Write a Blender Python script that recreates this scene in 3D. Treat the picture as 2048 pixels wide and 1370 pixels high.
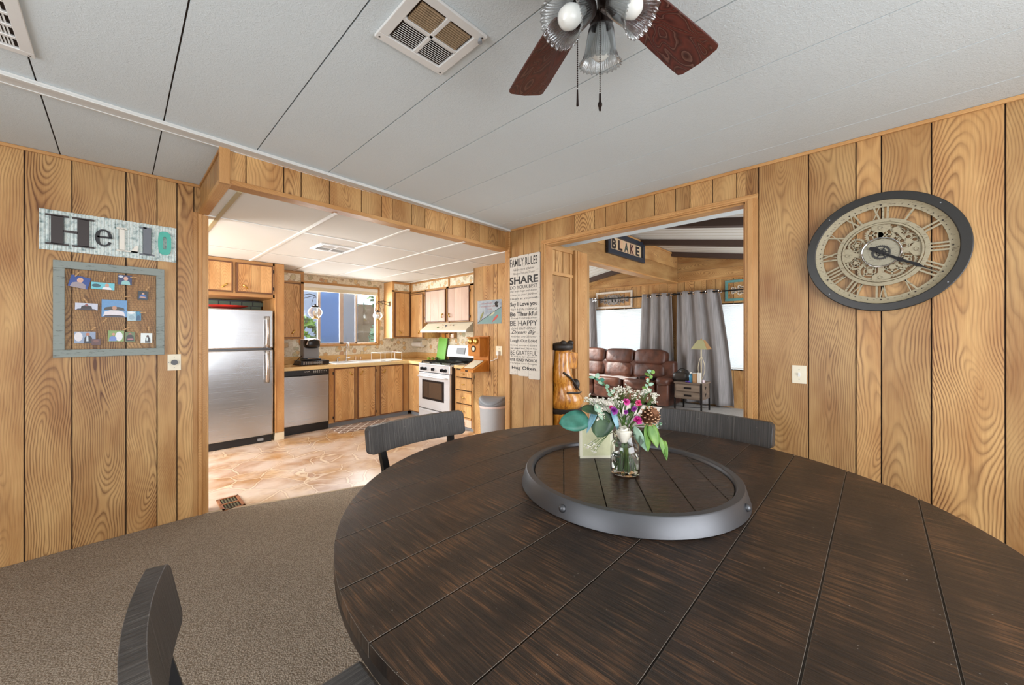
import bpy, math, random
from mathutils import Vector, Matrix
random.seed(7)
C = bpy.context.scene
COL = C.collection
for o in list(bpy.data.objects): bpy.data.objects.remove(o)
PI = math.pi
R_ = math.radians
# ---------------------------------------------------------------- camera, world, light, exposure
HC = 1.383                                    # lens height
FW = Vector((.7198, .6942, 0)); RT = Vector((.6942, -.7198, 0)); FPX = 758.0
cd = bpy.data.cameras.new('camera'); cam = bpy.data.objects.new('camera', cd); COL.objects.link(cam)
cam.location = (0, 0, HC)
cam.rotation_euler = (R_(90), 0, math.atan2(-FW.x, FW.y))
cd.sensor_width = 36; cd.lens = 36*FPX/2048; cd.shift_y = -18/2048; cd.clip_start = .02
C.camera = cam
C.view_settings.view_transform = 'Standard'; C.view_settings.look = 'None'
C.view_settings.gamma = 1; C.view_settings.use_curve_mapping = False
C.view_settings.exposure = 0.22
w = bpy.data.worlds.new('world'); C.world = w; w.use_nodes = True
bg = w.node_tree.nodes['Background']; bg.inputs[0].default_value = (.82, .9, 1, 1); bg.inputs[1].default_value = 1.9
sun = bpy.data.lights.new('sun', 'SUN'); sun.energy = 6; sun.angle = R_(.6); sun.color = (1, .95, .86)
so = bpy.data.objects.new('sun', sun); COL.objects.link(so)
so.rotation_euler = Vector((.85, -1.5, -1.02)).to_track_quat('-Z', 'Y').to_euler()
def area(name, loc, direc, sx, sy, e, col=(1, 1, 1)):
    l = bpy.data.lights.new(name, 'AREA'); l.shape = 'RECTANGLE'; l.size = sx; l.size_y = sy; l.energy = e; l.color = col
    o = bpy.data.objects.new(name, l); COL.objects.link(o); o.location = loc
    o.rotation_euler = Vector(direc).to_track_quat('-Z', 'Z').to_euler(); return o
area('window_light_behind', (.7, -1.95, 1.35), (0, 1, .12), 2.6, 1.5, 76, (.97, .98, 1))
area('window_light_left', (-2.35, .9, 1.35), (1, 0, .12), 2.6, 1.5, 70, (.97, .98, 1))
area('window_light_sink', (2.53, 6.5, 1.7), (0, -1, -.15), 1.2, .9, 62, (1, .99, .97))
area('window_light_kitchen_side', (-1.1, 5.0, 1.35), (1, -.12, -.02), 1.6, 1.6, 105, (1, .99, .96))  # added fill that brightens the kitchen from its unseen left side
area('window_light_living_side', (5.5, -1.45, 1.4), (0, 1, 0), 3.0, 1.5, 105, (.97, .98, 1))  # added fill for the living room, no window seen on this side
area('window_light_living_end', (6.0, 5.75, 1.4), (0, -1, 0), 2.4, 1.3, 60, (.98, .98, 1))  # second added living room fill, from the unseen end wall
# ---------------------------------------------------------------- pixel of a 2048-wide view -> point on a real plane
def onz(px, py, z):
    t = (z-HC)*FPX/(667-py); return FW*t+RT*(t*(px-1024)/FPX)+Vector((0, 0, z))
def ony(px, py, Y):
    s = (px-1024)/FPX; d = FW+RT*s; t = Y/d.y; return Vector((d.x*t, Y, HC+(667-py)/FPX*t))
def onx(px, py, X):
    s = (px-1024)/FPX; d = FW+RT*s; t = X/d.x; return Vector((X, d.y*t, HC+(667-py)/FPX*t))
def atd(px, py, t):
    return FW*t+RT*(t*(px-1024)/FPX)+Vector((0, 0, HC+(667-py)/FPX*t))
# ---------------------------------------------------------------- materials
def hx(h):
    h = h.lstrip('#'); c = [int(h[i:i+2], 16)/255 for i in (0, 2, 4)]
    return tuple((x/12.92 if x <= .04045 else ((x+.055)/1.055)**2.4) for x in c)+(1,)
class NT:
    def __init__(s, name):
        s.m = bpy.data.materials.new(name); s.m.use_nodes = True; s.t = s.m.node_tree
        s.b = s.t.nodes['Principled BSDF']
    def n(s, typ, **k):
        nd = s.t.nodes.new(typ)
        for a, v in k.items(): setattr(nd, a, v)
        return nd
    def l(s, a, b): s.t.links.new(a, b)
    def inp(s, sock, v):
        if hasattr(v, 'is_linked'): s.l(v, sock)
        else: sock.default_value = v
    def math(s, op, a, b=0, c=0):
        nd = s.n('ShaderNodeMath', operation=op)
        s.inp(nd.inputs[0], a); s.inp(nd.inputs[1], b)
        if op == 'MULTIPLY_ADD': s.inp(nd.inputs[2], c)
        return nd.outputs[0]
    def comb(s, x, y, z=0):
        nd = s.n('ShaderNodeCombineXYZ'); s.inp(nd.inputs[0], x); s.inp(nd.inputs[1], y); s.inp(nd.inputs[2], z); return nd.outputs[0]
    def noise(s, vec, scale=1, detail=2, rough=.5, dist=0, out=0):
        nd = s.n('ShaderNodeTexNoise'); s.l(vec, nd.inputs['Vector']); nd.inputs['Scale'].default_value = scale
        nd.inputs['Detail'].default_value = detail; nd.inputs['Roughness'].default_value = rough; nd.inputs['Distortion'].default_value = dist
        return nd.outputs[out]
    def vor(s, vec, scale, feature='F1', rand=1, out=0):
        nd = s.n('ShaderNodeTexVoronoi', feature=feature); s.l(vec, nd.inputs['Vector']); nd.inputs['Scale'].default_value = scale
        nd.inputs['Randomness'].default_value = rand; return nd.outputs[out]
    def ramp(s, f, stops):
        nd = s.n('ShaderNodeValToRGB'); s.l(f, nd.inputs[0]); e = nd.color_ramp.elements
        for i, (p, c) in enumerate(stops):
            x = e[i] if i < 2 else e.new(p)
            x.position = p; x.color = hx(c) if isinstance(c, str) else (c, c, c, 1)
        return nd.outputs[0]
    def mix(s, f, a, b, mode='MIX'):
        nd = s.n('ShaderNodeMix', data_type='RGBA', blend_type=mode)
        s.inp(nd.inputs[0], f); s.inp(nd.inputs[6], a); s.inp(nd.inputs[7], b); return nd.outputs[2]
    def bump(s, h, strength=.3, dist=.002):
        nd = s.n('ShaderNodeBump'); s.l(h, nd.inputs['Height']); nd.inputs['Strength'].default_value = strength
        nd.inputs['Distance'].default_value = dist; s.l(nd.outputs[0], s.b.inputs['Normal'])
    def obj(s): return s.n('ShaderNodeTexCoord').outputs['Object']
    def pos(s): return s.n('ShaderNodeNewGeometry').outputs['Position']
def plain(name, col, rough=.5, metal=0, var=.08, vscale=30, bump=0, bscale=200, spec=None, coat=0):
    q = NT(name); c = hx(col) if isinstance(col, str) else col
    v = q.noise(q.obj(), vscale, 2)
    dark = tuple(x*(1-var) for x in c[:3])+(1,); lite = tuple(min(1, x*(1+var)) for x in c[:3])+(1,)
    q.l(q.mix(v, dark, lite), q.b.inputs['Base Color'])
    q.b.inputs['Roughness'].default_value = rough; q.b.inputs['Metallic'].default_value = metal
    if spec is not None: q.b.inputs['Specular IOR Level'].default_value = spec
    if coat: q.b.inputs['Coat Weight'].default_value = coat
    if bump: q.bump(q.noise(q.obj(), bscale, 3), bump, .001)
    return q.m
def wood(name, dark, mid, lite, freq=95, rough=.42, ringamt=.75, tint=.28, wob=.34, spec=.4, depth=.6):
    q = NT(name)
    uv = q.n('ShaderNodeUVMap').outputs[0]; sp = q.n('ShaderNodeSeparateXYZ'); q.l(uv, sp.inputs[0]); u, v = sp.outputs[0], sp.outputs[1]
    at = q.n('ShaderNodeAttribute'); at.attribute_name = 'rnd'; sr = q.n('ShaderNodeSeparateXYZ'); q.l(at.outputs['Vector'], sr.inputs[0])
    r1, r2, r3 = sr.outputs
    vv = q.math('MULTIPLY_ADD', r2, 17.0, v)
    nA = q.noise(q.comb(q.math('MULTIPLY', r1, 91), q.math('MULTIPLY', vv, 1.1)), 1, 1)
    nB = q.noise(q.comb(q.math('MULTIPLY', r3, 57), q.math('MULTIPLY', vv, .75), 5), 1, 1)
    cu = q.math('MULTIPLY', q.math('SUBTRACT', nA, .5), wob)
    d = q.math('MULTIPLY', q.math('SUBTRACT', nB, .5), depth)
    du = q.math('SUBTRACT', u, cu)
    rr = q.math('SQRT', q.math('ADD', q.math('MULTIPLY', du, du), q.math('MULTIPLY', d, d)))
    wv = q.comb(q.math('MULTIPLY_ADD', r1, 31, q.math('MULTIPLY', u, 9)), q.math('MULTIPLY', vv, 4))
    rr = q.math('MULTIPLY_ADD', q.noise(wv, 1, 2), .022, rr)
    ph = q.math('FRACT', q.math('MULTIPLY', rr, freq))
    ring = q.ramp(ph, [(0, .35), (.22, 0), (.5, .08), (.88, 1), (1, .35)])
    # strength of the figure changes over the board
    amp = q.math('MULTIPLY_ADD', q.noise(q.comb(q.math('MULTIPLY_ADD', u, 7, q.math('MULTIPLY', r2, 40)), q.math('MULTIPLY', vv, 1.7)), 1, 1), 2.2, -.45)
    amp = q.math('MULTIPLY', q.math('MAXIMUM', amp, .15), q.math('MULTIPLY_ADD', r3, .9, .45))
    ring = q.math('MULTIPLY', ring, q.math('MULTIPLY', amp, ringamt)); 
    fine = q.noise(q.comb(q.math('MULTIPLY', u, 260), q.math('MULTIPLY', vv, 5)), 1, 3, .6)
    blot = q.noise(q.comb(q.math('MULTIPLY_ADD', u, 6, q.math('MULTIPLY', r3, 20)), q.math('MULTIPLY', vv, 2)), 1, 3)
    f = q.math('ADD', q.math('MULTIPLY', blot, .75), q.math('MULTIPLY', fine, .35))
    base = q.ramp(f, [(.34, mid), (.74, lite)])
    col = q.mix(ring, base, hx(dark))
    br = q.math('MULTIPLY_ADD', r2, tint, 1-tint*.55)
    bc = q.comb(br, br, br)
    col = q.mix(1.0, col, bc, 'MULTIPLY')
    q.l(col, q.b.inputs['Base Color']); q.b.inputs['Roughness'].default_value = rough
    q.b.inputs['Specular IOR Level'].default_value = spec
    q.bump(q.math('ADD', q.math('MULTIPLY', ring, -.6), q.math('MULTIPLY', fine, .4)), .12, .001)
    return q.m
M = {}
M['panel'] = wood('wood_paneling', '#62391b', '#9c6b3b', '#cfa76f', ringamt=.78, tint=.36)
M['cab'] = wood('cabinet_wood', '#85552b', '#bd8850', '#deb47c', freq=90, ringamt=.7, tint=.2)
M['cabpale'] = wood('pale_pink_cabinet_wood', '#a07a62', '#c3a08c', '#d6bba6', freq=120, ringamt=.3, tint=.1)
M['trimw'] = wood('trim_wood', '#7d4c20', '#a9753f', '#cda069', freq=200, ringamt=.35, tint=.2, depth=.6)
M['darktrim'] = plain('dark_cabinet_edge', '#6b452a', .5)
M['groove'] = plain('dark_groove', '#2e1b0e', .8)
M['white'] = plain('white_paint', '#e4e3de', .45, var=.03)
M['cream'] = plain('cream_plastic', '#e8dfc6', .4, var=.03)
M['black'] = plain('black_plastic', '#17171a', .3, var=.1)
M['blackm'] = plain('black_metal', '#1d1c1d', .42, .6, bump=.1)
M['bronze'] = plain('dark_bronze', '#2c211d', .35, .8)
M['brass'] = plain('brass', '#c9a65a', .28, 1)
M['chrome'] = plain('chrome', '#d5d5d5', .12, 1, var=.02)
M['hingem'] = plain('dark_hinge', '#2d231a', .5, .4)
M['greyplastic'] = plain('grey_plastic', '#8b8f94', .42, var=.04)
M['greyplastic2'] = plain('pale_grey_plastic', '#b5b7ba', .42, var=.04)
def brushed(name, col, rough, axis, metal=1):
    q = NT(name); sp = q.n('ShaderNodeSeparateXYZ'); q.l(q.obj(), sp.inputs[0])
    a = {'z': (300, 300, 2), 'x': (2, 300, 300), 'y': (300, 2, 300)}[axis]
    v = q.comb(*[q.math('MULTIPLY', sp.outputs[i], a[i]) for i in range(3)])
    n = q.noise(v, 1, 2); c = hx(col)
    q.l(q.mix(n, tuple(x*.93 for x in c[:3])+(1,), c), q.b.inputs['Base Color'])
    q.b.inputs['Metallic'].default_value = metal; q.l(q.math('MULTIPLY_ADD', n, .12, rough-.06), q.b.inputs['Roughness'])
    big = q.noise(q.obj(), 2.2, 1); q.bump(big, .25, .02)
    return q.m
M['steel'] = brushed('brushed_steel', '#c3c5c8', .25, 'x')
M['steel2'] = brushed('stove_steel', '#e3e5e8', .3, 'y', .35)
M['susanmetal'] = brushed('grey_hammered_metal', '#5e5f62', .44, 'x', .75)
def glassm(name, col=(1, 1, 1, 1), rough=0, ior=1.45):
    q = NT(name); b = q.b; b.inputs['Base Color'].default_value = col; b.inputs['Transmission Weight'].default_value = 1
    b.inputs['Roughness'].default_value = rough; b.inputs['IOR'].default_value = ior; return q.m
M['glass'] = glassm('clear_glass'); M['water'] = glassm('water', (.93, .96, .9, 1), 0, 1.33)
def ribg():
    q = NT('ribbed_clear_glass'); t = q.n('ShaderNodeBsdfTransparent'); t.inputs[0].default_value = (.90, .92, .93, 1)
    g = q.n('ShaderNodeBsdfGlossy'); g.inputs['Roughness'].default_value = .2; lw = q.n('ShaderNodeLayerWeight'); lw.inputs[0].default_value = .45
    mx = q.n('ShaderNodeMixShader'); q.l(q.math('MULTIPLY_ADD', lw.outputs['Facing'], .5, .08), mx.inputs[0])
    q.l(t.outputs[0], mx.inputs[1]); q.l(g.outputs[0], mx.inputs[2]); q.l(mx.outputs[0], q.t.nodes['Material Output'].inputs[0]); return q.m
M['fanglass'] = ribg()
def paneglass(name, col, fac):
    q = NT(name); t = q.n('ShaderNodeBsdfTransparent'); t.inputs[0].default_value = col
    g = q.n('ShaderNodeBsdfGlossy'); g.inputs['Roughness'].default_value = .03
    mx = q.n('ShaderNodeMixShader'); mx.inputs[0].default_value = fac
    q.l(t.outputs[0], mx.inputs[1]); q.l(g.outputs[0], mx.inputs[2]); q.l(mx.outputs[0], q.t.nodes['Material Output'].inputs[0]); return q.m
M['pane'] = paneglass('window_pane', (.95, .97, .97, 1), .06)
M['ribglass'] = paneglass('ribbed_lamp_glass', (.93, .94, .95, 1), .22)
def haze(nm, c):
    q = NT(nm); t = q.n('ShaderNodeBsdfTransparent'); t.inputs[0].default_value = (.8, .84, .9, 1)
    g = q.n('ShaderNodeBsdfDiffuse'); g.inputs[0].default_value = c
    mx = q.n('ShaderNodeMixShader'); mx.inputs[0].default_value = .5
    q.l(t.outputs[0], mx.inputs[1]); q.l(g.outputs[0], mx.inputs[2]); q.l(mx.outputs[0], q.t.nodes['Material Output'].inputs[0]); return q.m
M['screen'] = haze('insect_screen_pane', (.22, .32, .5, 1)); M['screen2'] = haze('grey_screen_pane', (.36, .38, .40, 1))
def ceilm(name, col, sc, st):
    q = NT(name); c = hx(col); n = q.noise(q.pos(), 2.2, 3)
    q.l(q.mix(n, tuple(x*.93 for x in c[:3])+(1,), c), q.b.inputs['Base Color'])
    q.b.inputs['Roughness'].default_value = .75
    q.bump(q.noise(q.pos(), sc, 4, .65, 1.2), st, .004); return q.m
M['ceil'] = ceilm('stippled_ceiling', '#d3dcdf', 90, .6)
M['ceilt'] = ceilm('smooth_ceiling_tile', '#dcdad4', 130, .15)
M['ceiltrim'] = plain('ceiling_trim_paint', '#cfcfcb', .5, var=.03)
M['gridbeige'] = plain('beige_grid', '#a99873', .5)
def carpet(name, a, b, sc, st):
    q = NT(name); p = q.pos(); v = q.vor(p, sc); n = q.noise(p, 3, 3); f = q.noise(p, sc*1.3, 2)
    h = q.math('ADD', v, q.math('MULTIPLY', f, .5))
    col = q.ramp(h, [(.15, b), (.9, a)])
    g = q.math('MULTIPLY_ADD', n, .25, .86); col = q.mix(1.0, col, q.comb(g, g, g), 'MULTIPLY')
    q.l(col, q.b.inputs['Base Color']); q.b.inputs['Roughness'].default_value = .95; q.b.inputs['Specular IOR Level'].default_value = .1
    q.bump(h, st, .008); return q.m
M['carpet'] = carpet('brown_loop_carpet', '#8b7d6d', '#c4b6a4', 140, .8)
M['carpet2'] = carpet('pale_grey_carpet', '#a9a7a4', '#cfcdca', 120, .4)
def vinyl():
    q = NT('stone_vinyl'); p = q.pos(); w_ = q.n('ShaderNodeVectorMath', operation='ADD'); nn = q.n('ShaderNodeVectorMath', operation='SCALE')
    q.l(q.noise(p, 3, 3, out=1), nn.inputs[0]); nn.inputs['Scale'].default_value = .16; q.l(p, w_.inputs[0]); q.l(nn.outputs[0], w_.inputs[1])
    e = q.vor(w_.outputs[0], 3.4, 'DISTANCE_TO_EDGE'); c = q.vor(w_.outputs[0], 3.4, 'F1', out=1)
    sc = q.n('ShaderNodeSeparateColor'); q.l(c, sc.inputs[0])
    base = q.ramp(sc.outputs[0], [(0, '#ad8150'), (.35, '#c9a06c'), (.65, '#b4937a'), (1, '#d0b08a')])
    n = q.noise(p, 9, 5, .6, 1); base = q.mix(q.ramp(n, [(.42, 0), (.62, .75)]), base, hx('#a5764a'))
    n2 = q.noise(p, 2.2, 3); base = q.mix(q.ramp(n2, [(.4, 0), (.58, .75)]), base, hx('#dccabb'))
    line = q.ramp(e, [(.010, 1), (.026, 0)]); edge = q.ramp(e, [(.018, 0), (.03, 1), (.06, 0)]); base = q.mix(q.math('MULTIPLY', edge, .4), base, hx('#96673f')); col = q.mix(q.math('MULTIPLY', line, .5), base, hx('#ead9bd'))
    q.l(col, q.b.inputs['Base Color']); q.b.inputs['Roughness'].default_value = .3; q.bump(q.math('ADD', line, n), .12, .002); return q.m
M['vinyl'] = vinyl()
def wallpaper():
    q = NT('floral_wallpaper'); p = q.pos(); nv = q.n('ShaderNodeVectorMath', operation='ADD'); ns = q.n('ShaderNodeVectorMath', operation='SCALE')
    q.l(q.noise(p, 14, 2, out=1), ns.inputs[0]); ns.inputs['Scale'].default_value = .05; q.l(p, nv.inputs[0]); q.l(ns.outputs[0], nv.inputs[1])
    d = q.vor(nv.outputs[0], 9.5, out=0); cc = q.vor(nv.outputs[0], 9.5, out=1); s = q.n('ShaderNodeSeparateColor'); q.l(cc, s.inputs[0])
    blob = q.ramp(d, [(.28, 1), (.36, 0)]); ringd = q.ramp(d, [(.30, 0), (.345, 1), (.37, 1), (.42, 0)])
    fig = q.ramp(s.outputs[0], [(0, '#c98d3e'), (.3, '#e0bd7a'), (.5, '#b7703c'), (.7, '#ddc58e'), (1, '#9b9d7c')])
    fine = q.noise(p, 45, 3); bgc = q.ramp(fine, [(.35, '#d9ccb0'), (.65, '#ede4cf')])
    col = q.mix(q.math('MULTIPLY', blob, .75), bgc, fig); col = q.mix(q.math('MULTIPLY', ringd, .6), col, hx('#8d6a3a'))
    d2 = q.vor(p, 26, out=0); col = q.mix(q.ramp(d2, [(.12, .55), (.2, 0)]), col, hx('#b58748'))
    q.l(col, q.b.inputs['Base Color']); q.b.inputs['Roughness'].default_value = .6; return q.m
M['paper'] = wallpaper()
def tablewood(name, a, b, c_, rough=.42, ax=0, rot=0, bumpst=.5, sawamt=1.0):
    # dark stained boards with rough saw marks running across them (ax = board direction in the thing's own space)
    q = NT(name); sp = q.n('ShaderNodeSeparateXYZ')
    mp = q.n('ShaderNodeMapping'); mp.inputs['Rotation'].default_value = (0, 0, rot); q.l(q.obj(), mp.inputs[0]); q.l(mp.outputs[0], sp.inputs[0])
    x, y, z = sp.outputs; al, ac = (x, y) if ax == 0 else (y, x)
    if ax == 2: al, ac = y, z
    if ax == 3: al, ac = x, z
    saw = q.noise(q.comb(q.math('MULTIPLY', al, 480), q.math('MULTIPLY', ac, 8), 0), 1, 3, .65)
    saw2 = q.noise(q.comb(q.math('MULTIPLY', al, 120), q.math('MULTIPLY', ac, 5), 3), 1, 2)
    big = q.noise(q.comb(q.math('MULTIPLY', al, 3), q.math('MULTIPLY', ac, 9), 0), 1, 3)
    f = q.math('ADD', q.math('MULTIPLY', saw, .5*sawamt), q.math('MULTIPLY', saw2, .45*sawamt)); f = q.math('MULTIPLY_ADD', big, .35, f)
    col = q.ramp(f, [(.52, a), (.68, b), (.86, c_)])
    at = q.n('ShaderNodeAttribute'); at.attribute_name = 'rnd'; s2 = q.n('ShaderNodeSeparateXYZ'); q.l(at.outputs['Vector'], s2.inputs[0])
    g = q.math('MULTIPLY_ADD', s2.outputs[0], .5, .75); col = q.mix(1.0, col, q.comb(g, g, g), 'MULTIPLY')
    spk = q.ramp(q.vor(q.obj(), 45), [(.05, 1), (.075, 0)]); spm = q.ramp(q.noise(q.obj(), 14, 2), [(.48, 0), (.56, 1)])
    col = q.mix(q.math('MULTIPLY', q.math('MULTIPLY', spk, spm), .55), col, hx('#c9c0b4'))
    q.l(col, q.b.inputs['Base Color']); q.l(q.math('MULTIPLY_ADD', saw, .25, rough-.12), q.b.inputs['Roughness'])
    q.b.inputs['Specular IOR Level'].default_value = .55
    q.bump(q.math('ADD', saw, saw2), bumpst, .003); return q.m
M['table'] = tablewood('dark_sawn_oak', '#1c1511', '#37281d', '#82593a', .33, 0, 0, .9)
M['tableside'] = tablewood('dark_sawn_oak_edge', '#1b1512', '#2c231c', '#4a3a2c', .5, 0)
M['susanwood'] = tablewood('dark_polished_oak', '#1d1510', '#36261b', '#63442a', .26, 0, R_(-36.3), .25)
M['chairwood'] = tablewood('charcoal_sawn_wood', '#2a2928', '#464341', '#77726c', .40, 0, 0, .5)
M['oldwood'] = tablewood('weathered_grey_wood', '#5a4c42', '#857463', '#a89684', .6, 3, 0, .3, .9)
M['tableshelf'] = M['oldwood']
def painted(name, col, worn, sc=28):
    q = NT(name); sp = q.n('ShaderNodeSeparateXYZ'); q.l(q.obj(), sp.inputs[0])
    n = q.noise(q.comb(q.math('MULTIPLY', sp.outputs[0], sc), q.math('MULTIPLY', sp.outputs[1], sc), q.math('MULTIPLY', sp.outputs[2], sc*4)), 1, 5, .7)
    q.l(q.mix(q.ramp(n, [(.56, 0), (.66, .75)]), hx(col), hx(worn)), q.b.inputs['Base Color']); q.b.inputs['Roughness'].default_value = .6
    q.bump(n, .3, .002); return q.m
M['greyframe'] = painted('distressed_grey_green_paint', '#8c9590', '#4f534e', 22)
M['whiteframe'] = painted('distressed_white_paint', '#d9cfc2', '#8a6f58')
M['teal'] = painted('distressed_teal_paint', '#5f918e', '#3d5f5e')
M['signboard'] = painted('whitewashed_board', '#cdc6bb', '#a59c8f', 14)
def corrugated():
    q = NT('galvanised_corrugated_tin'); p = q.obj(); n = q.noise(p, 34, 3, .6)
    q.l(q.ramp(n, [(.28, '#6d8382'), (.38, '#b3c2c1'), (.55, '#dfe6e2'), (.68, '#b4c9c6'), (.76, '#8d989e')]), q.b.inputs['Base Color'])
    q.b.inputs['Roughness'].default_value = .4; q.b.inputs['Metallic'].default_value = .2; return q.m
M['tin'] = corrugated()
def leather():
    q = NT('brown_leather'); p = q.obj(); n = q.noise(p, 7, 3); q.l(q.ramp(n, [(.3, '#41261d'), (.7, '#6a4131')]), q.b.inputs['Base Color'])
    q.b.inputs['Roughness'].default_value = .36; q.bump(q.math('ADD', q.noise(p, 5, 3), q.math('MULTIPLY', q.vor(p, 220), .06)), .5, .03); return q.m
M['leather'] = leather()
def fabric(name, a, b, tr=.15):
    q = NT(name); sp = q.n('ShaderNodeSeparateXYZ'); q.l(q.obj(), sp.inputs[0])
    n = q.noise(q.comb(q.math('MULTIPLY', sp.outputs[1], 120), q.math('MULTIPLY', sp.outputs[2], 3)), 1, 3)
    q.l(q.ramp(n, [(.3, a), (.7, b)]), q.b.inputs['Base Color']); q.b.inputs['Roughness'].default_value = .85
    q.b.inputs['Sheen Weight'].default_value = .2; q.bump(n, .2, .002); return q.m
M['curtain'] = fabric('grey_curtain', '#7b7878', '#a39f9e')
def shade(name, col, tr, em=0):
    q = NT(name); q.b.inputs['Base Color'].default_value = hx(col); q.b.inputs['Roughness'].default_value = .8
    t = q.n('ShaderNodeBsdfTranslucent'); t.inputs[0].default_value = hx(col); mx = q.n('ShaderNodeMixShader'); mx.inputs[0].default_value = tr
    q.l(q.b.outputs[0], mx.inputs[1]); q.l(t.outputs[0], mx.inputs[2]); q.l(mx.outputs[0], q.t.nodes['Material Output'].inputs[0]); return q.m
M['blind'] = shade('white_cellular_shade', '#f2f1ee', .6)
def leafm(name, a, b, tr=.2):
    q = NT(name); n = q.noise(q.obj(), 22, 3); q.l(q.ramp(n, [(.35, a), (.7, b)]), q.b.inputs['Base Color']); q.b.inputs['Roughness'].default_value = .45
    t = q.n('ShaderNodeBsdfTranslucent'); t.inputs[0].default_value = hx(b); mx = q.n('ShaderNodeMixShader'); mx.inputs[0].default_value = tr
    q.l(q.b.outputs[0], mx.inputs[1]); q.l(t.outputs[0], mx.inputs[2]); q.l(mx.outputs[0], q.t.nodes['Material Output'].inputs[0]); return q.m
M['leafteal'] = leafm('blue_green_leaf', '#2f6b58', '#4f9583'); M['leafdark'] = leafm('dark_green_leaf', '#2c4431', '#4d6b45')
M['leafgreen'] = leafm('green_leaf', '#5b8a34', '#8fb45a'); M['leafpale'] = leafm('pale_green_leaf', '#86ad93', '#b7d3bb')
M['leafblue'] = leafm('pale_blue_leaf', '#6fa0b0', '#9fc6d2')
M['stem'] = plain('green_stem', '#4b6a2c', .5); M['stemb'] = plain('brown_stem', '#5b4a33', .6)
M['petal'] = leafm('white_petal', '#e9e4d4', '#f7f4ea', .3); M['magenta'] = leafm('magenta_petal', '#c01f83', '#e65bb0'); M['pink'] = leafm('pink_petal', '#d63a78', '#ec6f9c'); M['purple'] = leafm('purple_petal', '#8b2f8f', '#b04ab0')
M['cone'] = plain('pine_cone_scale', '#8a6044', .6, var=.3); M['conelite'] = plain('pine_cone_tip', '#c99f7c', .6)
M['paperc'] = plain('cream_card', '#eae6cf', .6, var=.03)
M['rope'] = plain('olive', '#5c5a3c', .6)
def bladem():
    q = NT('mahogany_fan_blade'); sp = q.n('ShaderNodeSeparateXYZ'); q.l(q.obj(), sp.inputs[0])
    # attribute uv: u across, v along
    uv = q.n('ShaderNodeUVMap').outputs[0]; s = q.n('ShaderNodeSeparateXYZ'); q.l(uv, s.inputs[0])
    n = q.noise(q.comb(q.math('MULTIPLY', s.outputs[0], 9), q.math('MULTIPLY', s.outputs[1], 4)), 1, 2, .5, .6)
    ph = q.math('FRACT', q.math('MULTIPLY', q.math('MULTIPLY_ADD', s.outputs[0], .6, n), 22))
    q.l(q.ramp(ph, [(0, '#3a1613'), (.45, '#5b2a22'), (.8, '#351512'), (1, '#6b4a40')]), q.b.inputs['Base Color']); q.b.inputs['Roughness'].default_value = .4
    q.bump(ph, .3, .002); return q.m
M['blade'] = bladem()
def bearwood():
    q = NT('varnished_carved_pine'); p = q.obj(); sp = q.n('ShaderNodeSeparateXYZ'); q.l(p, sp.inputs[0])
    n = q.noise(q.comb(q.math('MULTIPLY', sp.outputs[0], 40), q.math('MULTIPLY', sp.outputs[1], 40), q.math('MULTIPLY', sp.outputs[2], 9)), 1, 3, .6, .8)
    q.l(q.ramp(n, [(.32, '#7a430f'), (.5, '#c07b24'), (.72, '#dfa446')]), q.b.inputs['Base Color']); q.b.inputs['Roughness'].default_value = .3
    q.b.inputs['Coat Weight'].default_value = .4; q.bump(n, .5, .006); return q.m
M['bear'] = bearwood(); M['beardark'] = plain('burnt_wood', '#241d17', .5, bump=.6, bscale=40)
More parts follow.
